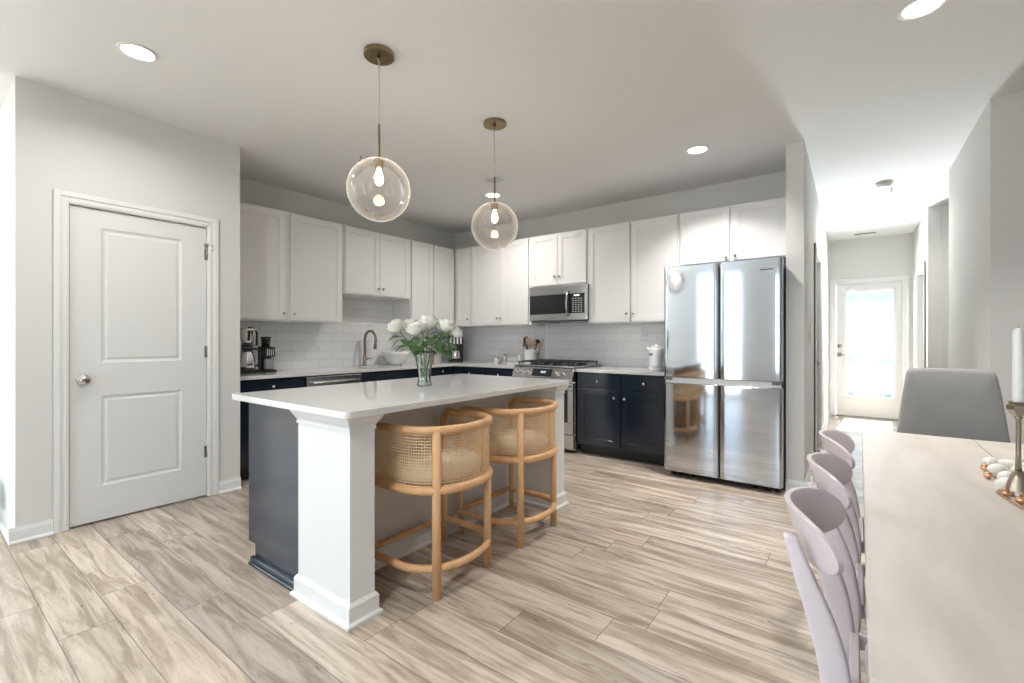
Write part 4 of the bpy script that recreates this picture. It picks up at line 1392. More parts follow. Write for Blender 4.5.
# white bowl behind the roses
MBv = MB().lathe([(0.0, 0.001), (0.07, 0.001), (0.075, 0.012), (0.13, 0.06), (0.165, 0.125), (0.168, 0.160), (0.160, 0.160), (0.155, 0.125), (0.12, 0.065), (0.06, 0.022), (0.0, 0.02)], seg=40, cap=False)
bo = MBv.build('bowl', M['white_ceramic'], None, (-4.47, 3.64, CT), merge=True)
tag(bo, 'large white bowl on the sink worktop behind the rose vase', 'bowl')
# wooden mill and dark bottle beside it
t = thing('pepper_mill', 'brown wooden pepper mill behind the roses', 'pepper mill', (-4.38, 4.16, CT))
MB().lathe([(0, 0.0005), (0.028, 0.0005), (0.030, 0.02), (0.022, 0.06), (0.020, 0.10), (0.026, 0.125), (0, 0.126)], seg=20).build('body', M['light_wood'], t)
MB().lathe([(0, 0.1265), (0.024, 0.1265), (0.028, 0.15), (0.018, 0.172), (0, 0.178)], seg=20).build('cap', M['light_wood'], t)

# jars and crock left of the range
t = thing('salt_jar', 'small clear and steel salt jar on the back worktop', 'jar', (-3.745, 4.70, CT))
MB().lathe([(0, 0.0005), (0.030, 0.0005), (0.032, 0.05), (0.028, 0.06), (0, 0.061)], seg=22).build('body', M['white_ceramic'], t)
MB().lathe([(0, 0.0615), (0.031, 0.0615), (0.032, 0.085), (0.024, 0.092), (0, 0.093)], seg=22).build('lid', M['steel'], t)
t = thing('sugar_jar', 'small white lidded jar on the back worktop right of the salt jar', 'jar', (-3.675, 4.79, CT))
MB().lathe([(0, 0.0005), (0.026, 0.0005), (0.028, 0.085), (0.024, 0.095), (0, 0.096)], seg=22).build('body', M['white_ceramic'], t)
MB().lathe([(0, 0.0965), (0.024, 0.0965), (0.024, 0.112), (0, 0.115)], seg=22).build('lid', M['nickel'], t)
bx_ = MB(); bx_.box(-0.10, 0.10, -0.02, 0.02, 0.0005, 0.10, 0.008, seg=2)
t = thing('butter_dish', 'low white lidded dish on the back worktop between jars and crock', 'dish', (-3.53, 4.80, CT))
MB().box(-0.105, 0.085, -0.045, 0.045, 0.0005, 0.018, 0.006, seg=2).build('tray', M['white_ceramic'], t)
MB().box(-0.09, 0.07, -0.036, 0.036, 0.0185, 0.085, 0.012, seg=3).build('lid', M['white_ceramic'], t)
t = thing('cream_jug', 'small white jug on the back worktop beside the lidded dish', 'jug', (-3.405, 4.74, CT))
MB().lathe([(0, 0.0005), (0.024, 0.0005), (0.028, 0.03), (0.026, 0.09), (0.032, 0.115), (0.029, 0.115), (0.022, 0.09), (0.02, 0.01), (0, 0.008)], seg=22, cap=False).build('body', M['white_ceramic'], t, merge=True)
MB().tube([(0.026, 0, 0.10), (0.055, 0, 0.095), (0.058, 0, 0.05), (0.028, 0, 0.03)], 0.005, 8).build('handle', M['white_ceramic'], t)

CX_, CY_ = -3.225, 4.735
cr = MB().lathe([(0.0, 0.0005), (0.078, 0.0005), (0.082, 0.01), (0.080, 0.165), (0.083, 0.180), (0.076, 0.180), (0.073, 0.165), (0.074, 0.02), (0, 0.015)], seg=36, cap=False).build('utensil_crock', M['white_ceramic'], None, (CX_, CY_, CT), merge=True)
tag(cr, 'white ceramic crock full of cooking utensils beside the range', 'crock')


def utensil(name, label, ang, lean, ln, kind, mat):
    t = thing(name, label, 'utensil', (CX_ + 0.028 * math.cos(ang), CY_ + 0.028 * math.sin(ang), CT + 0.020), 0, 'utensils in the crock')
    d_ = Vector((math.cos(ang) * math.sin(lean), math.sin(ang) * math.sin(lean), math.cos(lean)))
    side = Vector((0, 0, 1)).cross(d_).normalized() if lean > 0.01 else Vector((1, 0, 0))
    # heads face the room
    fw = Vector((0.25, -1, 0)); fw = (fw - d_ * fw.dot(d_)).normalized(); sd = d_.cross(fw)
    R_ = Matrix(((sd.x, fw.x, d_.x, 0), (sd.y, fw.y, d_.y, 0), (sd.z, fw.z, d_.z, 0), (0, 0, 0, 1)))
    MB().tube([R_ @ Vector((0, 0, 0)), R_ @ Vector((0, 0, ln * 0.5)), R_ @ Vector((0, 0, ln * 0.82))], [0.005, 0.006, 0.0065], 8).build('handle', mat, t)
    hb = MB()
    h0 = ln * 0.80
    if kind == 'spoon': hb.ball((0, 0, h0 + 0.035), 0.026, 14, 10, sc=(1, 0.38, 1.55), mat=R_)
    elif kind == 'spatula': hb.box(-0.027, 0.027, -0.003, 0.003, h0, h0 + 0.085, 0.003, mat=R_)
    elif kind == 'slotted':
        for q in range(4): hb.box(-0.027 + q * 0.015, -0.018 + q * 0.015, -0.002, 0.002, h0 + 0.01, h0 + 0.075, mat=R_)
        hb.box(-0.028, 0.028, -0.002, 0.002, h0, h0 + 0.01, mat=R_); hb.box(-0.028, 0.028, -0.002, 0.002, h0 + 0.075, h0 + 0.085, mat=R_)
    elif kind == 'ladle': hb.lathe([(0.0, 0), (0.024, 0.006), (0.036, 0.024), (0.038, 0.036), (0.034, 0.036), (0.02, 0.010), (0, 0.005)], seg=20, cap=False, mat=R_ @ Matrix.Translation((0, 0.02, h0 + 0.01)) @ Matrix.Rotation(PI / 2, 4, 'X'))
    elif kind == 'whisk':
        for q in range(5):
            a = PI * q / 5
            pts = [(0.026 * math.sin(PI * k_ / 10) * math.cos(a) * (1 if k_ <= 10 else 1), 0.026 * math.sin(PI * k_ / 10) * math.sin(a), h0 + 0.09 * (1 - math.cos(PI * k_ / 10)) / 2) for k_ in range(11)]
            hb.tube([R_ @ Vector(p) for p in pts], 0.0014, 5)
            pts = [(-x, -y, z) for x, y, z in pts]
            hb.tube([R_ @ Vector(p) for p in pts], 0.0014, 5)
    hb.build('head', mat, t, merge=True)


utensil('metal_ladle', 'steel ladle leaning out on the far left of the crock', PI * 1.02, 0.46, 0.29, 'ladle', M['chrome'])
utensil('black_spatula', 'black slotted turner leaning left in the crock', PI * 0.88, 0.27, 0.31, 'slotted', M['black'])
utensil('black_spoon', 'black cooking spoon upright at the left of the crock', PI * 1.2, 0.16, 0.30, 'spoon', M['black'])
utensil('wooden_spatula', 'flat wooden spatula standing at the front of the crock', PI * 1.42, 0.08, 0.28, 'spatula', M['light_wood'])
utensil('wooden_spoon', 'wooden spoon leaning right in the crock', PI * 1.85, 0.24, 0.27, 'spoon', M['light_wood'])
utensil('black_ladle', 'black ladle behind the wooden spoon in the crock', PI * 0.3, 0.20, 0.31, 'ladle', M['black'])
utensil('wooden_turner', 'wooden turner lowest on the right of the crock', PI * 1.97, 0.42, 0.24, 'spoon', M['light_wood'])
utensil('wire_whisk', 'steel wire whisk leaning out on the far right of the crock', PI * 0.03, 0.47, 0.29, 'whisk', M['chrome'])

# white kettle beside the refrigerator
t = thing('kettle', 'white electric kettle on the worktop beside the refrigerator', 'kettle', (-1.600, 4.62, CT), 0.0)
MB().lathe([(0, 0.0005), (0.072, 0.0005), (0.074, 0.018), (0, 0.020)], seg=30).build('base', M['white_plastic'], t)
MB().lathe([(0, 0.0205), (0.070, 0.0205), (0.070, 0.05), (0.064, 0.20), (0.060, 0.225), (0.0, 0.228)], seg=30).build('body', M['white_plastic'], t)
MB().lathe([(0, 0.2285), (0.056, 0.2285), (0.050, 0.240), (0.012, 0.246), (0.012, 0.256), (0, 0.258)], seg=26).build('lid', M['white_plastic'], t)
MB().tube([(0.058, 0.0, 0.215), (0.105, 0, 0.22), (0.115, 0, 0.19), (0.11, 0, 0.08), (0.07, 0, 0.05)], 0.011, 10).build('handle', M['white_plastic'], t)
MB().tube([(-0.058, 0, 0.19), (-0.085, 0, 0.21), (-0.095, 0, 0.228)], [0.018, 0.013, 0.010], 12).build('spout', M['white_plastic'], t)
MB().box(-0.05, -0.015, -0.0725, -0.0665, 0.145, 0.165, 0.001).build('window_mark', M['grey_bin'], t)

# ------------------------------------------------------------------ vase of roses
VX, VY = -2.185, 2.005
prof = [(0.0, 0.0005), (0.046, 0.0005), (0.048, 0.008), (0.040, 0.035), (0.040, 0.07), (0.046, 0.12), (0.058, 0.175), (0.072, 0.225), (0.0695, 0.225), (0.0555, 0.175), (0.0435, 0.12), (0.0365, 0.07), (0.036, 0.04), (0.040, 0.016), (0.0, 0.014)]
va = MB().lathe(prof, seg=40, cap=False).build('glass_vase', M['vase'], None, (VX, VY, IZ), merge=True)
# fluted wall
for v in va.data.vertices:
    a = math.atan2(v.co.y, v.co.x); r_ = math.hypot(v.co.x, v.co.y)
    if r_ > 0.03 and v.co.z > 0.02:
        k_ = 1 + 0.02 * math.cos(10 * a); v.co.x *= k_; v.co.y *= k_
tag(va, 'flared clear glass vase of white roses on the island', 'vase')


def rose_head(rad, seed):
    """full bloom: cupped petals closing over a round heart"""
    rn = random.Random(seed)
    mb = MB()
    mb.ball((0, 0, rad * 0.92), rad * 0.74, 14, 9, sc=(1, 1, 0.95))
    for (n_, rr, open_, hh) in [(4, 0.58, 0.05, 1.72), (5, 0.74, 0.14, 1.70), (6, 0.90, 0.26, 1.58), (7, 1.03, 0.42, 1.34)]:
        off = rn.uniform(0, PI)
        for i in range(n_):
            a = off + 2 * PI * i / n_ + rn.uniform(-0.12, 0.12)
            hj = hh * rn.uniform(0.94, 1.06); rj = rr * rn.uniform(0.95, 1.05); op = open_ * rn.uniform(0.85, 1.15)

            def pet(u, v, a=a, hj=hj, rj=rj, op=op, n_=n_):
                w_ = (u - 0.5) * 2
                an = a + w_ * (PI / n_) * 1.35 * math.sin(PI * (0.15 + 0.62 * v))
                # meridian of a cup: bulges, then closes a little, with a rolled lip
                r_ = rad * rj * (math.sin(PI * (0.06 + 0.50 * v)) + op * max(0, v - 0.45) * 0.9 - (1 - op) * 0.45 * max(0, v - 0.5))
                lip = max(0.0, v - 0.86) / 0.14
                z = rad * hj * v * (1 - 0.10 * w_ * w_ * v) - lip * lip * rad * 0.10 * (0.4 + op)
                r_ += lip * rad * 0.07
                return (r_ * math.cos(an), r_ * math.sin(an), z)
            mb.grid(pet, 7, 8)
    return mb


def leaf_mesh(mb, base, dirv, ln, wid, droop):
    dirv = Vector(dirv).normalized(); side = dirv.cross(Vector((0, 0, 1))).normalized(); up = side.cross(dirv)

    def f(u, v):
        w_ = (u - 0.5) * 2
        s_ = math.sin(PI * min(1, v * 0.98 + 0.01)) ** 0.8 * (1 - 0.25 * v)
        p = Vector(base) + dirv * ln * v + side * w_ * wid * s_ - Vector((0, 0, 1)) * droop * v * v + up * abs(w_) * wid * 0.25 * s_
        return p
    mb.grid(f, 5, 8)


# cam facing plan of the blooms: (across, depth, height, radius)
ca_, sa_ = math.cos(0.639), math.sin(0.639)
heads = [(-0.150, -0.03, 0.355, 0.047, 'rose lowest on the left of the vase'), (-0.090, 0.05, 0.365, 0.044, 'rose behind the lowest left one'),
         (-0.035, -0.075, 0.330, 0.047, 'rose at the front, left of centre'), (0.025, 0.0, 0.370, 0.052, 'topmost rose in the middle'),
         (0.085, 0.085, 0.355, 0.040, 'small rose at the back, right of the middle'), (0.125, -0.02, 0.355, 0.047, 'rose right of the topmost one'),
         (0.170, 0.02, 0.325, 0.044, 'rose lowest on the right of the vase'), (-0.030, 0.10, 0.355, 0.040, 'rose at the back, left of the middle')]
for i, (ac, dp, hz, rad, where) in enumerate(heads):
    hx = ac * ca_ - dp * sa_; hy = ac * sa_ + dp * ca_
    t = thing('white_rose', 'white ' + where, 'rose', (VX, VY, IZ), 0.0, 'white roses in the glass vase')
    a0 = math.atan2(hy, hx) + PI * 0.9
    foot = Vector((0.018 * math.cos(a0 + i), 0.018 * math.sin(a0 + i), 0.025))
    neck = Vector((hx * 0.20, hy * 0.20, 0.20)); top = Vector((hx, hy, hz - 0.01))
    mid = Vector((hx * 0.68, hy * 0.68, hz * 0.80))
    pts = []
    for k_ in range(15):
        s_ = k_ / 14; q = 1 - s_
        pts.append(foot * q ** 3 + neck * 3 * q * q * s_ + mid * 3 * q * s_ * s_ + top * s_ ** 3)
    MB().tube(pts, 0.0032, 7).build('stem', M['stem'], t)
    dirv = (top - mid).normalized()
    tl = Vector((0, 0, 1)).rotation_difference(dirv * 0.85 + Vector((0, 0, 0.15)) + Vector((hx, hy, 0)) * 0.2).to_matrix().to_4x4()
    rh = rose_head(rad, i)
    mt = Matrix.Translation(top) @ tl
    rh.v = [tuple(mt @ Vector(v)) for v in rh.v]
    bl = rh.build('bloom', M['petal'], t)
    cal = MB()
    for q in range(5):
        a = 2 * PI * q / 5
        leaf_mesh(cal, (0, 0, 0), (math.cos(a), math.sin(a), 0.25), rad * 0.75, 0.006, 0.004)
    cal.v = [tuple(mt @ Vector(v)) for v in cal.v]
    cal.build('calyx', M['leaf'], bl)
    rn = random.Random(100 + i)
    for q in range(8):
        f = rn.uniform(0.55, 0.92)
        b0 = pts[int(f * 14)]
        a = math.atan2(hy, hx) + rn.uniform(-1.5, 1.5)
        lf = MB()
        dv = Vector((math.cos(a), math.sin(a), rn.uniform(-0.35, 0.35)))
        ln = rn.uniform(0.055, 0.095)
        tw = b0 + dv.normalized() * 0.022
        lf.tube([b0, tw], 0.0012, 5)
        leaf_mesh(lf, tw, dv, ln, ln * rn.uniform(0.30, 0.40), rn.uniform(0.01, 0.045))
        lf.build('leaf', M['leaf'], t)

# ------------------------------------------------------------------ dining table
TX0, TX1, TY0, TY1, TZ = 0.028, 0.800, 0.745, 2.800, 0.760
t = thing('dining_table', 'long pale wood dining table with a centre seam', 'dining table', ((TX0 + TX1) / 2, (TY0 + TY1) / 2, 0), -0.0098)
hx, hy = (TX1 - TX0) / 2, (TY1 - TY0) / 2
mb = MB(); mb.box(-hx, -0.0012, -hy, hy, TZ - 0.032, TZ, 0.003, seg=2); mb.box(0.0012, hx, -hy, hy, TZ - 0.032, TZ, 0.003, seg=2)
mb.box(-0.002, 0.002, -hy + 0.004, hy - 0.004, TZ - 0.030, TZ - 0.006)
mb.build('tabletop', M['table'], t)
mb = MB()
mb.box(-hx + 0.10, hx - 0.10, -hy + 0.06, -hy + 0.08, TZ - 0.10, TZ - 0.033); mb.box(-hx + 0.10, hx - 0.10, hy - 0.08, hy - 0.06, TZ - 0.10, TZ - 0.033)
mb.box(-hx + 0.07, -hx + 0.09, -hy + 0.10, hy - 0.10, TZ - 0.10, TZ - 0.033); mb.box(hx - 0.09, hx - 0.07, -hy + 0.10, hy - 0.10, TZ - 0.10, TZ - 0.033)
mb.build('apron', M['table'], t)
for sx in (-1, 1):
    for sy in (-1, 1):
        MB().tube([(sx * (hx - 0.070), sy * (hy - 0.075), TZ - 0.034), (sx * (hx - 0.060), sy * (hy - 0.060), 0.001)], [0.032, 0.020], 14).build('leg', M['table'], t)

# ------------------------------------------------------------------ lilac chairs: local frame faces +x


def make_side_chair(label, loc):
    t = thing('dining_chair', label, 'chair', loc, 0.0, 'lilac wooden chairs along the dining table')
    # backrest shell
    th = 0.013

    def back(u, v, off):
        y = -0.192 + 0.384 * u
        w_ = y / 0.192
        x = -0.335 + 0.095 * abs(w_) ** 2.0
        hh = 0.060 * max(0.0, 1 - abs(w_) ** 5.0) ** 0.5
        zc = 0.728 + 0.008 * (1 - w_ * w_)
        z = zc + hh * (2 * v - 1)
        lean = 0.28
        nx, ny = 1.0, -2 * 0.095 * w_ / 0.192
        n_ = math.hypot(nx, ny)
        return (x - (z - 0.73) * lean + off * nx / n_, y + off * ny / n_, z)
    mb = MB()
    nu, nv = 41, 9

    def sp(u):  # denser towards the tips
        return 0.5 - 0.5 * math.cos(PI * u)
    front = [[back(sp(i / (nu - 1)), j / (nv - 1), th / 2) for i in range(nu)] for j in range(nv)]
    rear = [[back(sp(i / (nu - 1)), j / (nv - 1), -th / 2) for i in range(nu)] for j in range(nv)]
    vs_ = [p for r_ in front for p in r_] + [p for r_ in rear for p in r_]
    fs = []
    o2 = nu * nv
    for j in range(nv - 1):
        for i in range(nu - 1):
            a = j * nu + i
            fs.append((a, a + 1, a + nu + 1, a + nu)); fs.append((o2 + a, o2 + a + nu, o2 + a + nu + 1, o2 + a + 1))
    for i in range(nu - 1):
        fs.append((i, o2 + i, o2 + i + 1, i + 1))
        a = (nv - 1) * nu + i
        fs.append((a, a + 1, o2 + a + 1, o2 + a))
    mb.add(vs_, fs, 0, True)
    bo = mb.build('backrest', M['chair_pink'], t, merge=True)
    bv = bo.modifiers.new('round', 'BEVEL'); bv.width = 0.004; bv.segments = 2; bv.angle_limit = math.radians(50)
    # rear legs: flat tapered planks, bent at the seat
    for s_ in (-1, 1):
        path = [(-0.326, s_ * 0.135, 0.745, 0.013), (-0.302, s_ * 0.145, 0.67, 0.020), (-0.270, s_ * 0.155, 0.57, 0.028), (-0.250, s_ * 0.163, 0.47, 0.029), (-0.243, s_ * 0.170, 0.38, 0.029), (-0.254, s_ * 0.178, 0.22, 0.025), (-0.282, s_ * 0.188, 0.001, 0.018)]
        pts = []
        for q in range(len(path) - 1):
            p0 = path[max(0, q - 1)]; p1 = path[q]; p2 = path[q + 1]; p3 = path[min(len(path) - 1, q + 2)]
            for w_ in range(5):
                f = w_ / 5
                pts.append([0.5 * ((2 * p1[c_]) + (-p0[c_] + p2[c_]) * f + (2 * p0[c_] - 5 * p1[c_] + 4 * p2[c_] - p3[c_]) * f * f + (-p0[c_] + 3 * p1[c_] - 3 * p2[c_] + p3[c_]) * f ** 3) for c_ in range(4)])
        pts.append(list(path[-1]))
        mb = MB(); vs_, fs = [], []
        sec = []
        for k_ in range(16):
            a = 2 * PI * k_ / 16
            p = 0.5
            sec.append((math.copysign(abs(math.cos(a)) ** p, math.cos(a)), math.copysign(abs(math.sin(a)) ** p, math.sin(a))))
        off = -0.010
        for q, (x, y, z, w_) in enumerate(pts):
            f = min(1, max(0, (z - 0.5) / 0.2))
            for (a, b_) in sec: vs_.append((x + a * w_ + off * f, y + b_ * 0.0125, z))
        m_ = 16
        for q in range(len(pts) - 1):
            for k_ in range(m_):
                k2 = (k_ + 1) % m_
                fs.append((q * m_ + k_, q * m_ + k2, (q + 1) * m_ + k2, (q + 1) * m_ + k_))
        fs.append(tuple(range(m_))); fs.append(tuple((len(pts) - 1) * m_ + k_ for k_ in range(m_))[::-1])
        mb.add(vs_, fs, 0, True)
        mb.build('leg', M['chair_pink'], t)
        MB().tube([(0.165, s_ * 0.165, 0.415), (0.195, s_ * 0.185, 0.001)], [0.020, 0.013], 12).build('leg', M['chair_pink'], t)
        MB().box(-0.205, 0.160, s_ * 0.165 - 0.011, s_ * 0.165 + 0.011, 0.368, 0.412, 0.004).build('side_rail', M['chair_pink'], t)
    for x in (-0.225, 0.150): MB().box(x, x + 0.022, -0.155, 0.155, 0.368, 0.412, 0.004).build('cross_rail', M['chair_pink'], t)
    # dished seat
    nu = 40

    def seat(u, v, top=True):
        a = 2 * PI * u
        p = 0.72
        x = 0.012 + 0.205 * v * math.copysign(abs(math.cos(a)) ** p, math.cos(a))
        y = (0.205 - 0.018 * (math.cos(a) < 0) * abs(math.cos(a))) * v * math.copysign(abs(math.sin(a)) ** p, math.sin(a))
        z = 0.440 - 0.012 * (1 - v * v) if top else 0.416
        return (x, y, z)
    mb = MB(); mb.grid(lambda u, v: seat(u, max(0.001, v)), nu, 8, closed_u=True)
    mb.grid(lambda u, v: seat(u, [1.0, 1.012, 1.008, 0.96][round(v * 3)], True)[:2] + ([0.440, 0.436, 0.422, 0.4145][round(v * 3)],), nu, 4, closed_u=True)
    mb.add([seat(k_ / nu, 0.96)[:2] + (0.4145,) for k_ in range(nu)], [tuple(range(nu))])
    mb.build('seat', M['chair_pink'], t, merge=True)
    return t


ch = make_side_chair('lilac wooden chair nearest the front end of the table', (0.220, 1.375, 0))
copy_thing(ch, (0.236, 1.860, 0), 0.0, 'middle one of the three lilac wooden chairs')
copy_thing(ch, (0.244, 2.385, 0), 0.0, 'lilac wooden chair nearest the hall')

# ------------------------------------------------------------------ grey upholstered chair at the head of the table, faces -y
t = thing('upholstered_chair', 'grey upholstered chair at the head of the dining table', 'chair', (0.380, 2.93, 0), 0.0)


def slab(wb, wt, z0, z1, y0, y1, th, rad=0.035, n=6):
    """tapered cushion slab: corners rounded at the top, leaning from y0 to y1"""
    def outline(k_):
        # parameters around the outline starting bottom-left, clockwise through the top
        pts = []
        pts.append((-wb / 2, z0)); pts.append((-wb / 2 * 0.75 - wt / 2 * 0.25, z0 + (z1 - z0) * 0.25)); pts.append((-(wb + wt) / 4, (z0 + z1) / 2)); pts.append((-wt / 2 * 0.8 - wb / 2 * 0.2, z0 + (z1 - z0) * 0.8))
        for q in range(n + 1):
            a = PI - (PI / 2) * q / n
            pts.append((-wt / 2 + rad + rad * math.cos(a), z1 - rad + rad * math.sin(a)))
        for q in range(1, 5): pts.append((-wt / 2 + rad + (wt - 2 * rad) * q / 5, z1 + 0.004 * math.sin(PI * q / 5)))
        for q in range(n + 1):
            a = PI / 2 - (PI / 2) * q / n
            pts.append((wt / 2 - rad + rad * math.cos(a), z1 - rad + rad * math.sin(a)))
        pts.append((wt / 2 * 0.8 + wb / 2 * 0.2, z0 + (z1 - z0) * 0.8)); pts.append(((wb + wt) / 4, (z0 + z1) / 2)); pts.append((wb / 2 * 0.75 + wt / 2 * 0.25, z0 + (z1 - z0) * 0.25)); pts.append((wb / 2, z0))
        return pts
    pts = outline(0)
    cz = (z0 + z1) / 2
    mb = MB(); m_ = len(pts); vs_, fs = [], []
    layers = [(-th / 2, 0.0), (-th / 2, 0.55), (-th / 2, 0.93), (-th / 2 + 0.008, 0.985), (-th / 2 + 0.02, 1.0), (th / 2 - 0.02, 1.0), (th / 2 - 0.008, 0.985), (th / 2, 0.93), (th / 2, 0.55), (th / 2, 0.0)]
    for (dy, sc_) in layers:
        for (x, z) in pts:
            zz = cz + (z - cz) * sc_; xx = x * sc_
            f = (zz - z0) / (z1 - z0)
            cv = 0.030 * (xx / (wb / 2)) ** 2      # wraps slightly round the sitter
            vs_.append((xx, y0 + (y1 - y0) * f + dy - cv, zz))
    for j in range(len(layers) - 1):
        for i in range(m_):
            i2 = (i + 1) % m_
            fs.append((j * m_ + i, j * m_ + i2, (j + 1) * m_ + i2, (j + 1) * m_ + i))
    mb.add(vs_, fs, 0, True)
    return mb


slab(0.46, 0.320, 0.44, 1.052, 0.10, 0.125, 0.06, 0.030).build('back_cushion', M['chair_grey'], t, merge=True)
MB().box(-0.235, 0.235, -0.265, 0.065, 0.40, 0.49, 0.03, seg=4, smooth=True).build('seat_cushion', M['chair_grey'], t)
MB().box(-0.22, 0.22, -0.25, 0.10, 0.375, 0.3995, 0.004).build('seat_frame', M['black'], t)
for sx in (-1, 1):
    for (ya, yb) in ((-0.215, -0.245), (0.07, 0.15)):
        MB().tube([(sx * 0.19, ya, 0.3745), (sx * 0.215, yb, 0.001)], [0.019, 0.011], 10).build('leg', M['light_wood'], t)

# ------------------------------------------------------------------ candlesticks, candles and garland on the table


def candlestick(label, label2, x, y, h=0.262, ch=0.215):
    t = thing('candlestick', label, 'candlestick', (x, y, TZ))
    MB().lathe([(0, 0.0005), (0.034, 0.0005), (0.034, 0.006), (0.028, 0.018), (0.018, 0.048), (0.010, 0.068), (0.0, 0.069)], seg=26).build('base', M['candle_metal'], t)
    MB().lathe([(0.0, 0.068), (0.0075, 0.068), (0.0055, 0.12), (0.0055, h - 0.05), (0.010, h - 0.042), (0.0, h - 0.041)], seg=16).build('stem', M['candle_metal'], t)
    MB().lathe([(0, h - 0.0405), (0.012, h - 0.040), (0.024, h - 0.022), (0.024, h - 0.010), (0.019, h - 0.005), (0.023, h), (0.018, h), (0.014, h - 0.012), (0, h - 0.013)], seg=6, smooth=False).build('cup', M['candle_metal'], t)
    c_ = thing('taper_candle', label2, 'candle', (x, y, TZ + h - 0.012))
    MB().lathe([(0, 0), (0.0125, 0), (0.0125, 0.02), (0.0115, ch - 0.01), (0.008, ch), (0, ch + 0.003)], seg=18).build('wax', M['wax'], c_)
    MB().cyl((0, 0, ch), (0.001, 0, ch + 0.013), 0.0011, seg=6).build('wick', M['light_wood'], c_)


candlestick('brass candlestick standing among the white buds', 'white taper candle in the candlestick among the buds', 0.374, 1.872)
candlestick('brass candlestick farther back, at the very edge of the picture', 'white taper candle farther back, at the very edge of the picture', 0.490, 2.270, 0.262, 0.235)

buds = [(0.352, 2.190, 60, 'white bud at the far tip of the garland'), (0.392, 2.185, 150, 'white bud just right of the garland tip'), (0.350, 2.085, 35, 'white bud second from the tip, towards the chairs'), (0.398, 2.090, 100, 'white bud in the middle row behind the candlestick'),
        (0.432, 2.160, 160, 'white bud farthest right behind the candlestick stem'), (0.352, 1.985, 50, 'white bud level with the copper bells'), (0.396, 1.985, 120, 'white bud pressed against the far side of the candlestick foot'), (0.438, 2.060, 140, 'white bud right of the candlestick stem'),
        (0.336, 1.890, 20, 'white bud left of the candlestick foot'), (0.376, 1.780, 165, 'large white bud in front of the candlestick'), (0.362, 1.668, 120, 'white bud nearest the camera on the right'), (0.372, 1.600, 60, 'white bud below the nearest one'), (0.412, 1.720, 30, 'white bud right of the large front one')]
for i, (x, y, an, lb) in enumerate(buds):
    t = thing('garland_bud', lb, 'garland bud', (x + 0.022, y, TZ + 0.0005), math.radians(an), 'white buds of the table garland')
    MB().ball((0, 0, 0.0205), 0.0205, 18, 12, sc=(1.4, 1.0, 1.0)).build('bud', M['bud'], t)
    mb = MB()
    for q in range(4):
        a = 2 * PI * q / 4
        leaf_mesh(mb, (0.026, 0, 0.019), (-0.5, 0.55 * math.cos(a), 0.55 * math.sin(a) + 0.001), 0.014, 0.004, 0.0)
    mb.cyl((0.022, 0, 0.019), (0.034, 0, 0.017), 0.0022, seg=6)
    mb.build('calyx', M['gold'], t)
for i, (x, y, lb) in enumerate([(0.333, 2.150, 'copper bell at the far tip of the garland'), (0.322, 2.035, 'copper bell on the chair side of the garland'), (0.374, 2.136, 'copper bell on the garland wire'),
                                (0.322, 1.830, 'copper bell left of the large front bud'), (0.338, 1.770, 'copper bell touching the large front bud'), (0.410, 2.030, 'copper bell behind the candlestick foot')]):
    t = thing('copper_bell', lb, 'bell', (x + 0.02, y, TZ + 0.0005), 0, 'copper bells of the table garland')
    MB().ball((0, 0, 0.0112), 0.011, 14, 10).build('shell', M['gold'], t)
    MB().tube([(0, 0, 0.0222), (0.003, 0, 0.027), (0, 0, 0.030), (-0.003, 0, 0.027), (0, 0, 0.0224)], 0.0009, 5).build('loop', M['gold'], t)
tag(MB().tube([(0.385, 2.21, TZ + 0.0045), (0.372, 2.17, TZ + 0.005), (0.374, 2.04, TZ + 0.004), (0.374, 1.93, TZ + 0.004), (0.352, 1.93, TZ + 0.004), (0.330, 1.86, TZ + 0.004), (0.350, 1.72, TZ + 0.004), (0.385, 1.64, TZ + 0.004)], 0.0022, 6).build('garland_wire', M['gold']),
    'copper wire running through the garland on the table', 'wire', None)

# dark grey thing by the picture's edge at the foot of the pantry wall
t = thing('waste_bin', 'dark grey bin standing against the pantry return wall', 'bin', (-4.52, 0.27, 0))
MB().lathe([(0.0, 0.001), (0.085, 0.001), (0.088, 0.01), (0.108, 0.27), (0.112, 0.275), (0.108, 0.28), (0.104, 0.27), (0.084, 0.015), (0, 0.012)], seg=32, cap=False).build('body', M['grey_bin'], t, merge=True)

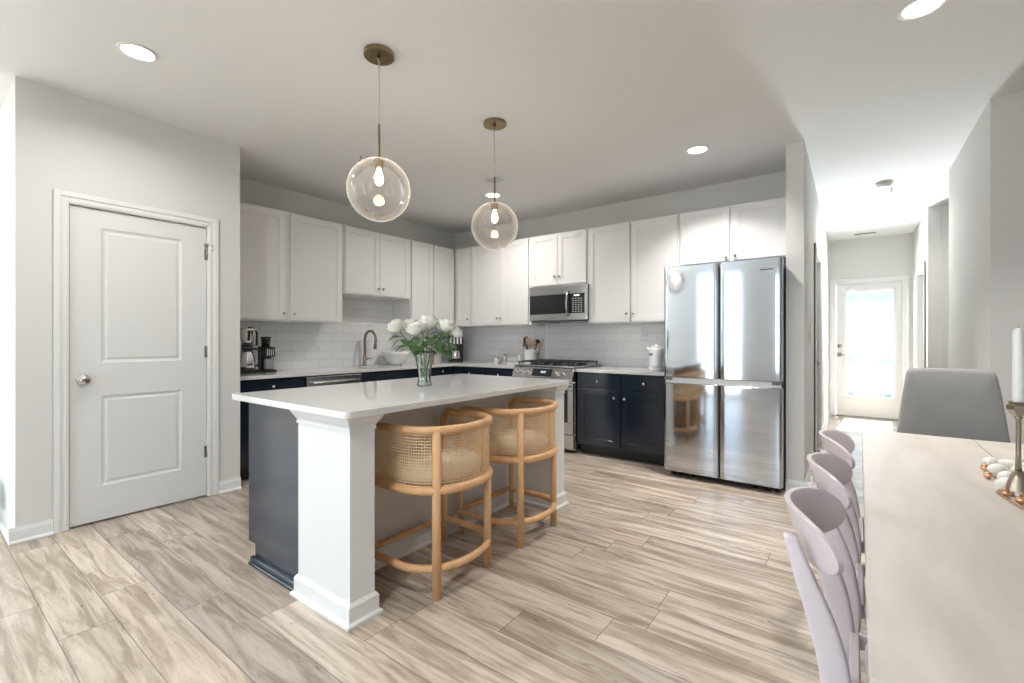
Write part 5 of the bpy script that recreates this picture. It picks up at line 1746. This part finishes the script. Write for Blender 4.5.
# ------------------------------------------------------------------ outside the exit door
struct(MB().box(-3.0, 4.5, HEND + 0.141, HEND + 1.25, -0.14, -0.02).build('floor_balcony', M['balcony']))
t = thing('balcony_railing', 'thin metal railing of the balcony outside the exit door', 'railing', (0.2, HEND + 1.2, -0.02))
mb = MB(); mb.box(-3.0, 4.0, -0.02, 0.02, 1.03, 1.06); mb.box(-3.0, 4.0, -0.012, 0.012, 0.10, 0.125)
mb.build('rail', M['grey_bin'], t)
mb = MB()
for i in range(57): mb.box(-2.98 + i * 0.123 - 0.006, -2.98 + i * 0.123 + 0.006, -0.006, 0.006, 0.125, 1.03)
mb.build('balusters', M['facade_blue'], t)
mb = MB()
for x in (-2.98, -1.2, 0.6, 2.4, 3.98): mb.box(x - 0.022, x + 0.022, -0.022, 0.022, 0.0005, 1.075)
mb.build('post', M['grey_bin'], t)
t = thing('apartment_building', 'pale apartment building across the yard outside the exit door', 'building', (0.5, 21.0, -3.0))
mb = MB(); mb.box(-14, 14, 0, 8, 0, 9.2); mb.build('wall', M['facade'], t)
MB().box(-14.2, 14.2, -0.25, 8.2, 9.2, 9.6).build('cornice', M['facade'], t)
MB().box(-14.05, 14.05, -0.06, -0.001, 5.55, 6.35).build('blue_band', M['facade_blue'], t)


def far_window(x, z, w_, h_):
    f = MB(); f.box(x - 0.1, x + w_ + 0.1, -0.08, -0.0615, z - 0.1, z + h_ + 0.1)
    fo = f.build('window', M['facade'], t)
    mb = MB()
    mb.box(x, x + w_ / 2 - 0.03, -0.10, -0.081, z, z + h_ / 2 - 0.03); mb.box(x + w_ / 2 + 0.03, x + w_, -0.10, -0.081, z, z + h_ / 2 - 0.03)
    mb.box(x, x + w_ / 2 - 0.03, -0.10, -0.081, z + h_ / 2 + 0.03, z + h_); mb.box(x + w_ / 2 + 0.03, x + w_, -0.10, -0.081, z + h_ / 2 + 0.03, z + h_)
    mb.build('pane', M['window_dark'], fo)


for x in (-9.4, -6.2, -3.4, -1.2, 0.35, 2.0, 4.4, 7.2, 10.2):
    far_window(x, 6.75, 1.0, 1.5)
for x in (-9.4, -6.2, -3.4, -1.3, 0.25, 2.4, 5.2, 8.2): far_window(x, 3.35, 0.95, 1.7)
for x in (-9.4, -6.2, -3.4, -1.35, 0.30, 2.4, 5.2, 8.2): far_window(x, 1.05, 0.9, 1.2)
t2 = thing('street_lamp', 'slim lamp post in the yard outside the exit door', 'street lamp', (0.15, 14.8, -3.0))
MB().tube([(0, 0, 0), (0, 0, 5.5)], [0.06, 0.04], 10).build('post', M['nickel'], t2)
MB().lathe([(0, 5.501), (0.13, 5.52), (0.16, 5.62), (0.05, 5.80), (0, 5.81)], seg=16).build('lantern', M['grey_bin'], t2)
